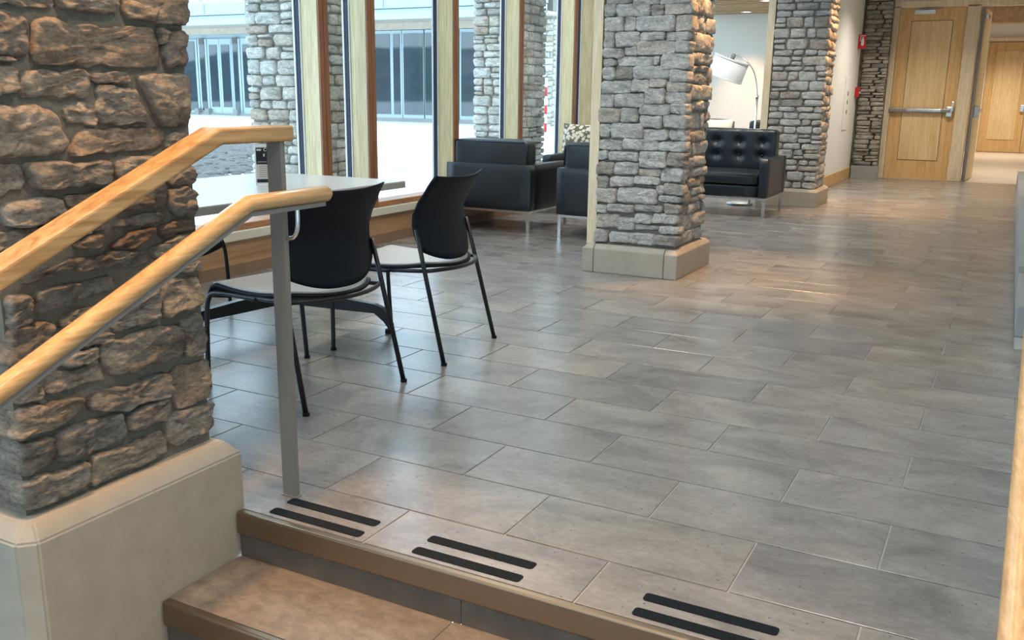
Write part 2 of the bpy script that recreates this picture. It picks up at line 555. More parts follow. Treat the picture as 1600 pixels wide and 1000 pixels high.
# stones of the stair pillar (y, z) and of the middle pillar (x0, z0, x1, z1), in metres
STAIR_STONES = [
    [(1.250, 1.400), (1.459, 1.413), (1.455, 1.379), (1.250, 1.375)],
    [(1.463, 1.419), (1.634, 1.436), (1.636, 1.386), (1.606, 1.376), (1.475, 1.380)],
    [(1.642, 1.437), (1.855, 1.458), (1.853, 1.370), (1.658, 1.372)],
    [(1.250, 1.363), (1.384, 1.363), (1.397, 1.337), (1.383, 1.271), (1.250, 1.276)],
    [(1.402, 1.355), (1.457, 1.362), (1.478, 1.349), (1.741, 1.356), (1.762, 1.306), (1.757, 1.258), (1.395, 1.254)],
    [(1.752, 1.355), (1.793, 1.357), (1.769, 1.316), (1.756, 1.318)],
    [(1.795, 1.349), (1.847, 1.355), (1.845, 1.267), (1.766, 1.258), (1.768, 1.306)],
    [(1.250, 1.270), (1.349, 1.269), (1.351, 1.259), (1.250, 1.256)],
    [(1.250, 1.251), (1.356, 1.253), (1.353, 1.194), (1.250, 1.170)],
    [(1.364, 1.242), (1.545, 1.248), (1.542, 1.181), (1.353, 1.182)],
    [(1.550, 1.241), (1.656, 1.244), (1.669, 1.218), (1.550, 1.216)],
    [(1.554, 1.209), (1.664, 1.210), (1.707, 1.121), (1.557, 1.119)],
    [(1.675, 1.241), (1.844, 1.249), (1.838, 1.107), (1.739, 1.109)],
    [(1.459, 1.167), (1.546, 1.171), (1.554, 1.120), (1.486, 1.118)],
    [(1.250, 1.164), (1.417, 1.162), (1.449, 1.126), (1.460, 1.057), (1.250, 1.051)],
    [(1.488, 1.108), (1.727, 1.110), (1.750, 1.095), (1.744, 1.058), (1.609, 1.051), (1.466, 1.048)],
    [(1.759, 1.094), (1.835, 1.096), (1.837, 1.044), (1.750, 1.047)],
    [(1.250, 1.041), (1.344, 1.039), (1.349, 0.985), (1.250, 0.964)],
    [(1.353, 1.039), (1.578, 1.032), (1.573, 0.980), (1.376, 0.974), (1.355, 0.990)],
    [(1.588, 1.030), (1.736, 1.038), (1.741, 0.982), (1.587, 0.987)],
    [(1.289, 0.957), (1.420, 0.956), (1.440, 0.919), (1.360, 0.897), (1.277, 0.903)],
    [(1.441, 0.956), (1.570, 0.963), (1.568, 0.912), (1.462, 0.905), (1.452, 0.921)],
    [(1.250, 0.896), (1.329, 0.891), (1.328, 0.860), (1.250, 0.850)],
    [(1.333, 0.891), (1.440, 0.895), (1.438, 0.846), (1.331, 0.853)],
    [(1.591, 0.948), (1.694, 0.946), (1.692, 0.905), (1.586, 0.904)],
    [(1.701, 0.950), (1.746, 0.947), (1.744, 0.900), (1.698, 0.905)],
    [(1.749, 0.950), (1.844, 0.950), (1.841, 0.872), (1.773, 0.873), (1.747, 0.898)],
    [(1.752, 0.982), (1.845, 1.004), (1.843, 0.957), (1.752, 0.951)],
    [(1.584, 0.885), (1.706, 0.896), (1.741, 0.876), (1.703, 0.864), (1.571, 0.869)],
    [(1.562, 0.829), (1.620, 0.852), (1.685, 0.856), (1.689, 0.837), (1.615, 0.805), (1.548, 0.818)],
    [(1.706, 0.855), (1.771, 0.861), (1.839, 0.861), (1.841, 0.834), (1.715, 0.818)],
    [(1.455, 0.844), (1.538, 0.862), (1.539, 0.827), (1.457, 0.825)],
    [(1.672, 0.803), (1.767, 0.817), (1.850, 0.826), (1.851, 0.798), (1.781, 0.766), (1.686, 0.773)],
    [(1.546, 0.810), (1.655, 0.798), (1.669, 0.775), (1.565, 0.778), (1.537, 0.795)],
    [(1.446, 0.888), (1.547, 0.890), (1.548, 0.867), (1.449, 0.854)],
    [(1.310, 0.768), (1.354, 0.792), (1.444, 0.810), (1.449, 0.782), (1.325, 0.768)],
    [(1.444, 0.812), (1.553, 0.802), (1.554, 0.769), (1.455, 0.771)],
    [(1.560, 0.798), (1.681, 0.772), (1.630, 0.756), (1.561, 0.769)],
    [(1.267, 0.744), (1.328, 0.748), (1.329, 0.680), (1.267, 0.672)],
    [(1.337, 0.746), (1.547, 0.749), (1.557, 0.714), (1.337, 0.690)],
    [(1.268, 0.671), (1.375, 0.670), (1.383, 0.638), (1.325, 0.596), (1.254, 0.583)],
    [(1.395, 0.674), (1.510, 0.683), (1.513, 0.643), (1.397, 0.641)],
    [(1.704, 0.714), (1.836, 0.699), (1.839, 0.620), (1.695, 0.607)],
    [(1.760, 0.741), (1.846, 0.754), (1.852, 0.714), (1.785, 0.715)],
    [(1.562, 0.666), (1.695, 0.694), (1.693, 0.608), (1.536, 0.604)],
    [(1.763, 0.598), (1.835, 0.600), (1.849, 0.513), (1.831, 0.478), (1.758, 0.485)],
    [(1.497, 0.577), (1.522, 0.585), (1.757, 0.583), (1.754, 0.490), (1.535, 0.489), (1.493, 0.545)],
    [(1.394, 0.582), (1.495, 0.579), (1.488, 0.535), (1.387, 0.548)],
    [(1.352, 0.542), (1.479, 0.533), (1.506, 0.491), (1.334, 0.493)],
    [(1.261, 0.499), (1.332, 0.533), (1.329, 0.490), (1.266, 0.488)],
    [(1.455, 0.465), (1.707, 0.458), (1.708, 0.392), (1.541, 0.391), (1.439, 0.426)],
    [(1.724, 0.462), (1.855, 0.461), (1.847, 0.344), (1.724, 0.342), (1.711, 0.422)],
    [(1.563, 0.384), (1.708, 0.391), (1.703, 0.331), (1.561, 0.324)],
    [(1.259, 0.481), (1.433, 0.469), (1.433, 0.438), (1.382, 0.415), (1.249, 0.407)],
    [(1.352, 0.399), (1.550, 0.388), (1.556, 0.328), (1.532, 0.309), (1.355, 0.315), (1.343, 0.341)],
    [(1.668, 0.321), (1.723, 0.337), (1.864, 0.327), (1.849, 0.244), (1.714, 0.233), (1.679, 0.267)],
    [(1.441, 0.300), (1.675, 0.301), (1.681, 0.238), (1.668, 0.231), (1.428, 0.223)],
    [(1.252, 0.395), (1.341, 0.392), (1.342, 0.327), (1.249, 0.316)],
    [(1.249, 0.303), (1.428, 0.296), (1.430, 0.234), (1.243, 0.228)],
    [(1.517, 0.609), (1.535, 0.602), (1.529, 0.580), (1.499, 0.583), (1.391, 0.586), (1.397, 0.610)],
]
MID_STONES = [
    (-2.489, 1.803, -2.314, 1.841), (-2.306, 1.793, -2.126, 1.835), (-2.118, 1.794, -1.914, 1.829), (-2.502, 1.727, -2.433, 1.798),
    (-2.425, 1.715, -2.190, 1.792), (-2.178, 1.718, -2.092, 1.788), (-2.087, 1.720, -1.906, 1.792), (-2.505, 1.628, -2.367, 1.712),
    (-2.357, 1.627, -2.286, 1.714), (-2.276, 1.625, -2.010, 1.715), (-2.005, 1.619, -1.900, 1.716), (-2.507, 1.524, -2.424, 1.624),
    (-2.418, 1.526, -2.251, 1.624), (-2.239, 1.567, -2.074, 1.617), (-2.067, 1.563, -1.910, 1.614), (-2.507, 1.453, -2.360, 1.516),
    (-2.352, 1.467, -2.265, 1.522), (-2.257, 1.474, -2.005, 1.561), (-2.000, 1.488, -1.905, 1.557), (-2.498, 1.403, -2.413, 1.447),
    (-2.401, 1.403, -2.145, 1.457), (-2.138, 1.412, -2.104, 1.465), (-2.094, 1.378, -1.908, 1.482), (-2.503, 1.313, -2.416, 1.396),
    (-2.409, 1.319, -2.292, 1.398), (-2.286, 1.320, -2.032, 1.396), (-2.029, 1.299, -1.904, 1.373), (-2.510, 1.230, -2.288, 1.305),
    (-2.286, 1.233, -2.166, 1.310), (-2.164, 1.269, -2.054, 1.316), (-2.044, 1.237, -1.910, 1.293), (-2.519, 1.133, -2.419, 1.220),
    (-2.416, 1.137, -2.192, 1.221), (-2.192, 1.158, -2.056, 1.260), (-2.052, 1.166, -1.911, 1.230), (-2.518, 1.029, -2.362, 1.124),
    (-2.360, 1.036, -2.238, 1.131), (-2.233, 1.090, -2.019, 1.150), (-2.017, 1.100, -1.907, 1.160), (-2.226, 1.005, -2.064, 1.080),
    (-2.059, 1.005, -1.902, 1.091), (-2.514, 0.931, -2.436, 1.018), (-2.431, 0.933, -2.202, 1.024), (-2.195, 0.921, -2.020, 0.994),
    (-2.014, 0.925, -1.905, 0.995), (-2.516, 0.849, -2.344, 0.913), (-2.341, 0.853, -2.090, 0.922), (-2.083, 0.854, -1.901, 0.914),
    (-2.513, 0.782, -2.447, 0.839), (-2.443, 0.780, -2.222, 0.835), (-2.215, 0.737, -2.026, 0.844), (-2.021, 0.753, -1.899, 0.842),
    (-2.515, 0.678, -2.400, 0.764), (-2.393, 0.687, -2.222, 0.767), (-2.213, 0.688, -2.057, 0.725), (-2.050, 0.652, -1.905, 0.738),
    (-2.518, 0.588, -2.433, 0.663), (-2.425, 0.602, -2.249, 0.669), (-2.242, 0.630, -2.065, 0.675), (-2.030, 0.571, -1.904, 0.637),
    (-2.078, 0.562, -2.034, 0.621), (-2.519, 0.484, -2.370, 0.577), (-2.364, 0.496, -2.082, 0.591), (-2.071, 0.517, -1.913, 0.554),
    (-2.239, 0.611, -2.084, 0.616), (-2.521, 0.411, -2.443, 0.468), (-2.435, 0.425, -2.241, 0.476), (-2.231, 0.439, -2.028, 0.483),
    (-2.021, 0.444, -1.913, 0.502), (-2.514, 0.313, -2.346, 0.400), (-2.345, 0.306, -2.229, 0.384), (-2.226, 0.359, -2.108, 0.420),
    (-2.101, 0.365, -1.918, 0.429), (-2.526, 0.210, -2.420, 0.293), (-2.410, 0.216, -2.084, 0.286), (-2.222, 0.318, -2.054, 0.345),
    (-2.048, 0.303, -1.921, 0.350), (-2.077, 0.218, -1.920, 0.284),
]

# ------------------------------------------------------------------ floor
TW, TL, V0, U0 = .303, .635, 3.0212, -.4922
WALLX = -4.5
FLOOR_END = 15.95
floor = struct(boxo('floor', (WALLX-.2, .6, 1.875, FLOOR_END, -.14, -.004), 'grout'))
floor['label'] = 'grey-brown porcelain tile floor with pale grout'
tile_cache = {}
def tile(x0, x1, y0, y1, parent, g=.003):
    key = (round(x1-x0, 3), round(y1-y0, 3), g)
    if key not in tile_cache:
        bm = bmesh.new()
        hx, hy, e = key[0]/2-g, key[1]/2-g, .0008
        ring = lambda a, z: [bm.verts.new((sx*(hx-a), sy*(hy-a), z)) for sx, sy in ((-1, -1), (1, -1), (1, 1), (-1, 1))]
        r0, r1, r2 = ring(0, -.012), ring(0, -.0006), ring(e, 0)
        for A, B in ((r0, r1), (r1, r2)):
            for k in range(4):
                bm.faces.new((A[k], A[(k+1) % 4], B[(k+1) % 4], B[k]))
        bm.faces.new(r2)
        me = bpy.data.meshes.new('tile')
        bm.to_mesh(me)
        bm.free()
        me.materials.append(MATS['tile'])
        tile_cache[key] = me
    o = bpy.data.objects.new('tile', tile_cache[key])
    COL.objects.link(o)
    o.parent = parent
    o.location = ((x0+x1)/2, (y0+y1)/2, 0)
    return o
far_quads = []
for i in range(-3, 44):
    ya, yb = V0+(i-1)*TW, V0+i*TW
    ya, yb = max(ya, 1.876), min(yb, FLOOR_END)
    if yb-ya < .02:
        continue
    xr = .45 if yb < 5.43 else .135
    off = U0 + (0 if i % 2 == 0 else TL/2)
    j = math.floor((WALLX-off)/TL)
    while off+j*TL < xr:
        xa, xb = max(off+j*TL, WALLX), min(off+(j+1)*TL, xr)
        if xb-xa > .03:
            if i <= 30:
                tile(xa, xb, ya, yb, floor, .003 if i < 9 else .0015)
            else:
                far_quads.append((xa, xb, ya, yb))
        j += 1
bm = bmesh.new()
for xa, xb, ya, yb in far_quads:
    box(bm, xa+.001, xb-.001, ya+.001, yb-.001, -.012, 0)
o = mesh_obj('far_tiles', bm, 'tile', floor)
o['kind'] = 'stuff'
o['label'] = 'small far tiles of the hall floor'
# raised lounge floor behind the stair pillar and the lower landing
struct(boxo('floor_lounge_edge', (WALLX-.2, -2.62, -4, 1.874, -.44, -.002), 'tile'))
struct(boxo('floor_lower', (-2.62, 4.1, -4.1, 1.27, -.56, -.438), 'tread_tile'))
struct(boxo('floor_side', (.6, 4.1, 1.875, 5.45, -.14, -.001), 'tile'))

# ------------------------------------------------------------------ stairs
stairs = thing('staircase', 'short flight of brown tiled steps with bronze metal nosings', None)
stairs['kind'] = 'structure'
XA, XB = -1.885, .135
for k, (yf, zt) in enumerate(((1.85, 0.0), (1.56, -.146), (1.27, -.292))):
    bm = bmesh.new()
    box(bm, XA, XB, yf, yf+.026, zt-.07, zt+.0015, .006, 3)
    mesh_obj('nosing', bm, 'bronze_nosing', stairs)
    # riser tiles
    xs = [XA, -1.12-.0, -.49, XB]
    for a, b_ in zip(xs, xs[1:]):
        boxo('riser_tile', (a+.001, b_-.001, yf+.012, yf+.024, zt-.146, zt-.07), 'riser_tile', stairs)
    if k:
        xs = [XA, -1.145, -.51, XB] if k == 1 else [XA, -1.46, -.83, XB]
        for a, b_ in zip(xs, xs[1:]):
            boxo('tread_tile', (a+.0015, b_-.0015, yf+.026, yf+.302, zt-.012, zt), 'tread_tile', stairs)
        boxo('tread_bed', (XA, XB, yf+.02, yf+.30, zt-.146, zt-.003), 'grout', stairs)

# ------------------------------------------------------------------ room shell
CEIL = 3.0
LOFT = 4.4  # lounge and window height raised out of view to admit more daylight
struct(boxo('ceiling_lounge', (WALLX-.36, -2.55, -4.2, 15.2, LOFT, LOFT+.15), 'ceiling_white'))
struct(boxo('wall_upper', (-2.64, -2.56, -4.2, 15.2, CEIL, LOFT), 'wall_cool'))
struct(boxo('ceiling', (-2.64, 4.2, -4.2, 16.2, CEIL, CEIL+.15), 'ceiling_white'))
# left wall: base panelling, sill, glazing with deep timber posts
struct(boxo('wall_left', (-4.86, -4.53, -4.1, 15, -.5, .24), 'wall_white'))
bm = bmesh.new()
box(bm, -4.53, -4.5, -4, 15, .075, .235)
bb = struct(mesh_obj('baseboard_left', bm, 'fir_panel'))
boxo('toe_strip', (-4.528, -4.495, -4, 15, 0, .073), 'toe_brown', bb)
bm = bmesh.new()
box(bm, -4.86, -4.47, -4, 15, .237, .300, .006, 2)
struct(mesh_obj('trim_1', bm, 'sill_cream'))
posts = [-3.9, -2.6, -1.3, 0.0, 1.3, 2.5, 3.72, 5.60, 6.175, 7.44, 8.715, 10.05, 10.60, 11.9, 13.2, 14.6]
WTOP = 4.25
for k, (a, b_) in enumerate(zip(posts, posts[1:])):
    w = struct(thing('window_%d' % (k+1), None, None))
    pw = .10 if k < 8 else .08
    # timber post at the far end of this pane: pale glulam body, red fir cap facing the room
    boxo('glulam_post', (-4.67, -4.512, b_-pw, b_, .30, WTOP), 'glulam', w)
    boxo('post_cap', (-4.512, -4.495, b_-pw-.001, b_-pw/2-.002, .30, WTOP), 'fir_red', w)
    boxo('post_cap', (-4.512, -4.495, b_-pw/2+.002, b_+.001, .30, WTOP), 'fir_red', w)
    boxo('gasket', (-4.705, -4.674, b_-pw-.014, b_+.014, .30, WTOP), 'gasket', w)
    boxo('inner_bead', (-4.6735, -4.661, b_-pw-.007, b_-pw-.0005, .345, WTOP), 'white_frame', w)
    boxo('outer_bead', (-4.72, -4.706, b_-pw-.022, b_+.02, .30, WTOP), 'white_frame', w)
    bm = bmesh.new()
    box(bm, -4.67, -4.497, a+.001, b_-pw-.001, .300, .345, .004)
    mesh_obj('bottom_rail', bm, 'fir_rail', w)
    boxo('top_rail', (-4.67, -4.497, a, b_-pw, WTOP-.05, WTOP), 'fir_rail', w)
    bm = bmesh.new()
    box(bm, -4.702, -4.690, a, b_-pw, .32, WTOP)
    mesh_obj('pane', bm, 'glass_tinted', w)
struct(boxo('wall_left_head', (-4.86, -4.5, -4.1, 15, WTOP, LOFT), 'wall_white'))
# behind the camera: unseen glazed wall, added to let in fill daylight
struct(boxo('wall_back', (-4.86, 4.2, -4.2, -4.0, 2.8, LOFT), 'wall_white'))
for k in range(6):
    xa, xb = -4.5+k*1.42, -4.5+(k+1)*1.42
    w = struct(thing('window_%d' % (k+21), None, None))
    boxo('post', (xb-.08, xb, -4.15, -4.0, -.438, 2.8), 'glulam', w)
    boxo('bottom_rail', (xa, xb-.08, -4.13, -4.02, -.438, -.36), 'fir_rail', w)
    boxo('pane', (xa, xb-.08, -4.085, -4.075, -.36, 2.8), 'glass', w)
struct(boxo('wall_right', (4.1, 4.3, -4.2, 5.5, -.56, CEIL), 'wall_white'))
struct(boxo('wall_right_return', (.26, 4.1, 5.46, 5.6, 0, CEIL), 'wall_white'))
wr = struct(boxo('wall_right_hall', (.215, .4, 5.6, 16.1, 0, CEIL), 'wall_white'))
boxo('base_block', (.136, .26, 5.43, 6.56, 0, .16), 'concrete_grey', wr)
boxo('base_block', (.134, .26, 6.562, 11.2, 0, .2), 'concrete_grey', wr)
boxo('base_block', (.134, .26, 11.202, 15.9, 0, .2), 'concrete_grey', wr)

# hall end wall, door, open doorway
we = struct(boxo('wall_end', (-2.3, 1.6, 15.97, 16.1, 2.67, 3.3), 'wall_white'))
struct(boxo('wall_end_left', (-2.3, -1.84, 15.7, 16.1, 0, CEIL), 'mortar'))
door = struct(thing('door_1', 'closed pale maple door with a push bar beside the open doorway', None, (0, 15.95, 0)))
def pdoor(name, ext, mat, bevel=0, par=None):
    bm = bmesh.new()
    box(bm, *ext, bevel, 2)
    return mesh_obj(name, bm, mat, par or door)
pdoor('leaf', (-1.745, -.825, .02, .065, .012, 2.565), 'maple_door')
pdoor('panel_groove', (-1.575, -.99, .0155, .022, .295, 2.39), 'toe_brown')
pdoor('panel', (-1.565, -1.0, .010, .022, .305, 2.38), 'maple_panel')
pdoor('jamb', (-1.835, -1.75, -.03, .12, 0, 2.6), 'maple_trim', .006)
pdoor('jamb', (-.815, -.635, -.03, .12, 0, 2.6), 'maple_trim', .006)
pdoor('head', (-1.835, .21, -.03, .12, 2.575, 2.675), 'maple_trim', .006)
bar = pdoor('push_bar', (-1.76, -.88, -.06, -.02, 1.03, 1.09), 'steel_painted', .012)
pdoor('bar_pad', (-1.5, -1.02, -.064, -.0605, 1.042, 1.078), 'chrome', .001, bar)
pdoor('bar_mount', (-1.745, -1.69, -.022, .02, 1.02, 1.10), 'steel_painted', .004, bar)
pdoor('bar_mount', (-.94, -.86, -.05, .02, .97, 1.12), 'chrome', .008, bar)
lv = pdoor('lever', (-.875, -.845, -.075, -.05, 1.05, 1.20), 'chrome', .008)
cl = pdoor('closer_body', (-1.54, -1.24, -.055, .02, 2.475, 2.545), 'chrome', .008)
pdoor('closer_arm', (-1.46, -1.14, -.07, -.05, 2.553, 2.567), 'steel_painted', .002, cl)
door2 = struct(thing('door_2', 'maple door leaf standing open into the corridor', None, (-.60, 15.98, 0), math.radians(-4)))
bm = bmesh.new(); box(bm, -.022, .022, .06, .98, .012, 2.56); mesh_obj('leaf', bm, 'maple_door', door2)
bm = bmesh.new(); box(bm, -.026, .026, .03, .06, .012, 2.56); mesh_obj('edge_strip', bm, 'steel_painted', door2)
bm = bmesh.new(); box(bm, .022, .075, .10, .92, 1.03, 1.09, .01); mesh_obj('push_bar', bm, 'chrome', door2)
bm = bmesh.new(); box(bm, .022, .10, .08, .16, .96, 1.14, .01); mesh_obj('latch', bm, 'chrome', door2)
bm = bmesh.new(); box(bm, .022, .07, .10, .35, 2.40, 2.47, .006); mesh_obj('closer_body', bm, 'chrome', door2)
# corridor beyond
struct(boxo('floor_corridor', (-3.2, 2.2, FLOOR_END, 26.2, -.14, -.003), 'corridor_floor'))
struct(boxo('wall_corridor_left', (-3.2, -3.0, 16.1, 26.2, 0, 3.3), 'wall_white'))
struct(boxo('wall_corridor_right', (2.0, 2.2, 16.1, 26.2, 0, 3.3), 'wall_white'))
struct(boxo('ceiling_corridor', (-3.2, 2.2, 16.1, 26.2, 3.3, 3.4), 'wall_white'))
struct(boxo('wall_corridor_end', (-3.2, 2.2, 26.08, 26.2, 0, 3.3), 'wall_white'))
struct(boxo('wall_end_far_side', (-3.2, -2.3, 15.97, 16.1, 0, 3.3), 'wall_white'))
bm = bmesh.new(); box(bm, -3, 2, 21.9, 22.3, 2.76, 3.3)
struct(mesh_obj('trim_2', bm, 'fir_panel'))
d3 = struct(thing('door_3', 'pale maple double door at the far end of the corridor', None, (0, 26, 0)))
pdoor('side_panel', (-1.75, -.80, .02, .07, .0, 2.62), 'maple_door', 0, d3)
pdoor('jamb', (-.80, -.755, -.02, .08, 0, 2.62), 'maple_trim', 0, d3)
lf = pdoor('leaf', (-.75, .18, .02, .07, .01, 2.60), 'maple_door', 0, d3)
pdoor('panel', (-.57, .02, .008, .022, .31, 2.39), 'maple_panel', 0, lf)
lf = pdoor('leaf', (.19, 1.1, .02, .07, .01, 2.60), 'maple_door', 0, d3)
pdoor('panel', (.35, .95, .008, .022, .31, 2.39), 'maple_panel', 0, lf)
pdoor('lever', (.08, .16, -.04, .02, .98, 1.14), 'chrome', .006, d3)
pdoor('head', (-1.75, 1.2, -.02, .08, 2.62, 2.70), 'maple_trim', 0, d3)

# white wall beyond the far pillar, its baseboard, lounge end wall
struct(boxo('wall_hall_left', (-2.62, -2.235, 13.34, 15.7, 0, CEIL), 'wall_white'))
bm = bmesh.new(); box(bm, -2.63, -2.215, 13.32, 15.68, 0, .17, .004)
struct(mesh_obj('baseboard_hall', bm, 'maple_door'))
struct(boxo('wall_lounge_end', (-4.86, -2.62, 15.0, 15.2, 0, LOFT), 'wall_cool'))
bm = bmesh.new(); box(bm, -4.5, -2.63, 14.97, 15.0, 0, .15)
struct(mesh_obj('baseboard_lounge', bm, 'maple_door'))
# slatted timber soffit over the end of the lounge
sof = struct(boxo('ceiling_soffit', (-4.5, -2.64, 11.75, 15.0, 2.62, 2.78), 'ceiling_wood'))
y = 11.78
while y < 14.95:
    boxo('slat', (-4.48, -2.66, y, y+.09, 2.47, 2.615), 'ceiling_wood', sof)
    y += .22
# ledge-stone strip beside the door
lw = struct(thing('wall_ledge_stone', 'strip of thin grey ledge stone beside the maple door', None, (-2.2, 15.66, 0)))
boxo('base', (0, .40, -.04, .05, 0, .2), 'concrete_grey', lw)
rnd = random.Random(5)
build_face(lw, courses(0.0, .385, .205, 2.98, rnd, .035, .075, .14, .34, .006), (0, 0, 0), (1, 0, 0), (0, 0, 1), (0, -1, 0), 'stone_ledge', 5, (.005, .03), .03, 8, .003,
           rings=((1, 0), (.96, .7), (.6, 1)))

# ------------------------------------------------------------------ stone pillars
R3 = ((1, 0), (.95, .7), (.55, 1))
R4 = ((1, 0), (.96, .65), (.8, .95), (.45, 1))
def pillar_core(root, x0, x1, y0, y1, z0, z1, mat='mortar'):
    boxo('mortar_core', (x0, x1, y0, y1, z0, z1), mat, root)

# the pillar by the stairs (its face towards the steps follows the photograph stone by stone)
bx_, by_ = -2.24, 1.545
pil = thing('stone_pillar', 'rubble stone pillar in warm lamplit tones on a concrete base beside the stairs', 'pillar', (bx_, by_, -.438))
Z0 = .438
pillar_core(pil, -2.535-bx_, -1.965-bx_, 1.262-by_, 1.845-by_, .19+Z0, CEIL+Z0-.002)
bm = bmesh.new()
c_ = .03
low = [(-2.60, 1.20), (-1.89-.035, 1.20), (-1.89, 1.235), (-1.89, 1.895), (-2.60, 1.895)]
top = [(-2.57, 1.235), (-1.89-.05, 1.235), (-1.925, 1.25), (-1.925, 1.862), (-2.57, 1.862)]
r0 = [bm.verts.new((x-bx_, y-by_, 0)) for x, y in low]
r1 = [bm.verts.new((x-bx_, y-by_, .172+Z0)) for x, y in low]
r2 = [bm.verts.new((x-bx_, y-by_, .212+Z0)) for x, y in top]
for A, B in ((r0, r1), (r1, r2)):
    for k in range(5):
        bm.faces.new((A[k], A[(k+1) % 5], B[(k+1) % 5], B[k]))
bm.faces.new(list(reversed(r0))); bm.faces.new(r2)
bmesh.ops.bevel(bm, geom=list(bm.edges), offset=.005, segments=2, affect='EDGES')
mesh_obj('plinth', bm, 'precast', pil)
RB = ((1.012, .0), (.985, .62), (.95, .85), (.89, .96), (.78, 1.0), (.66, 1.0), (.53, 1.0), (.4, 1.0), (.27, 1.0), (.13, 1.0))
polys = [[(y-by_, z+Z0) for y, z in p] for p in STAIR_STONES]
rnd = random.Random(11)
polys += [p for p in courses(1.25-by_, 1.862-by_, 1.475+Z0, CEIL+Z0-.004, rnd, .08, .16, .12, .34, .02)]
build_face(pil, polys, (-1.957-bx_, 0, 0), (0, 1, 0), (0, 0, 1), (1, 0, 0), 'stone_warm_lit', 21, (.006, .019), .12, 64, .0075, RB, .006)
build_face(pil, courses(-2.545-bx_, -2.05-bx_, .215+Z0, CEIL+Z0-.004, random.Random(12), .07, .15, .14, .36, .016), (0, 1.262-by_, 0),
           (1, 0, 0), (0, 0, 1), (0, -1, 0), 'stone_warm_lit', 22, (.012, .03), .1, 24, .009, R4, .004)
build_face(pil, courses(-2.545-bx_, -2.05-bx_, .215+Z0, CEIL+Z0-.004, random.Random(13), .07, .15, .14, .36, .016), (0, 1.845-by_, 0),
           (1, 0, 0), (0, 0, 1), (0, 1, 0), 'stone_warm_lit', 23, (.004, .012), .1, 14, .004, R3, .004)

# the middle pillar between the dining chairs and the sofa
bx_, by_ = -2.23, 6.345
pil = thing('stone_pillar', 'grey rubble stone pillar on a beige concrete base in the middle of the floor', 'pillar', (bx_, by_, 0))
plinth(pil, -2.585-bx_, -1.89-bx_, 5.958-by_, 6.735-by_, 0, .195, (-2.50-bx_, -1.985-bx_))
pillar_core(pil, -2.505-bx_, -1.945-bx_, 6.05-by_, 6.65-by_, .19, CEIL-.002, 'mortar_grey')
pz = [((a-bx_-.003, z0-.003), (b_-bx_+.003, z0-.003), (b_-bx_+.003, z1+.003), (a-bx_-.003, z1+.003)) for a, z0, b_, z1 in MID_STONES]
rnd = random.Random(31)
polys = [[(u+rnd.uniform(-.007, .005), v+rnd.uniform(-.005, .006)) for u, v in p] for p in pz]
polys += courses(-2.505-bx_, -1.915-bx_, 1.845, CEIL-.004, rnd, .06, .12, .1, .28)
build_face(pil, polys, (0, 6.04-by_, 0), (1, 0, 0), (0, 0, 1), (0, -1, 0), 'stone_grey', 31, (.010, .030), .1, 30, .0075, RB[::2], .005)
build_face(pil, courses(6.10-by_, 6.66-by_, .2, CEIL-.004, random.Random(33), .06, .13, .12, .34), (-1.952-bx_, 0, 0), (0, 1, 0), (0, 0, 1), (1, 0, 0),
           'stone_grey', 32, (.015, .04), .08, 22, .008, R4, .004)
boxo('timber_post', (-2.585-bx_, -2.515-bx_, 6.03-by_, 6.66-by_, .19, CEIL-.002), 'maple_trim', pil)

# the far pillar by the sofa and lamp
bx_, by_ = -2.22, 11.35
pil = thing('stone_pillar', 'grey rubble stone pillar beside the arc floor lamp and sofa', 'pillar', (bx_, by_, 0))
plinth(pil, -2.575-bx_, -1.885-bx_, 10.96-by_, 11.72-by_, 0, .2, ())
pillar_core(pil, -2.51-bx_, -1.945-bx_, 11.06-by_, 11.64-by_, .19, CEIL-.002, 'mortar_grey')
build_face(pil, courses(-2.515-bx_, -1.92-bx_, .2, CEIL-.004, random.Random(41), .055, .125, .1, .26), (0, 11.05-by_, 0), (1, 0, 0), (0, 0, 1), (0, -1, 0),
           'stone_grey', 41, (.014, .032), .1, 16, .006, R4, .004)
build_face(pil, courses(11.10-by_, 11.65-by_, .2, CEIL-.004, random.Random(42), .055, .125, .12, .3), (-1.952-bx_, 0, 0), (0, 1, 0), (0, 0, 1), (1, 0, 0),
           'stone_grey', 42, (.014, .038), .08, 14, .007, R3, .004)
boxo('timber_post', (-2.60-bx_, -2.52-bx_, 11.04-by_, 11.65-by_, .19, CEIL-.002), 'maple_trim', pil)

# ------------------------------------------------------------------ outdoors
bm = bmesh.new()
NX, NY = 40, 40
gv = [[None]*(NY+1) for _ in range(NX+1)]
for a in range(NX+1):
    for c in range(NY+1):
        x = -4.9 - 75*(a/NX)**2
        y = -70 + 150*(c/NY)
        z = .13 + .10*noise.noise(Vector((x*.15, y*.15, 0)))*min(1, (-4.9-x)/4) + .05*min(1, max(0, y/30))
        gv[a][c] = bm.verts.new((x, y, z))
for a in range(NX):
    for c in range(NY):
        bm.faces.new((gv[a][c], gv[a+1][c], gv[a+1][c+1], gv[a][c+1]))
bmesh.ops.recalc_face_normals(bm, faces=bm.faces)
g = mesh_obj('ground', bm, 'snow', None, True)
struct(g, 'snow covered courtyard outside the windows')
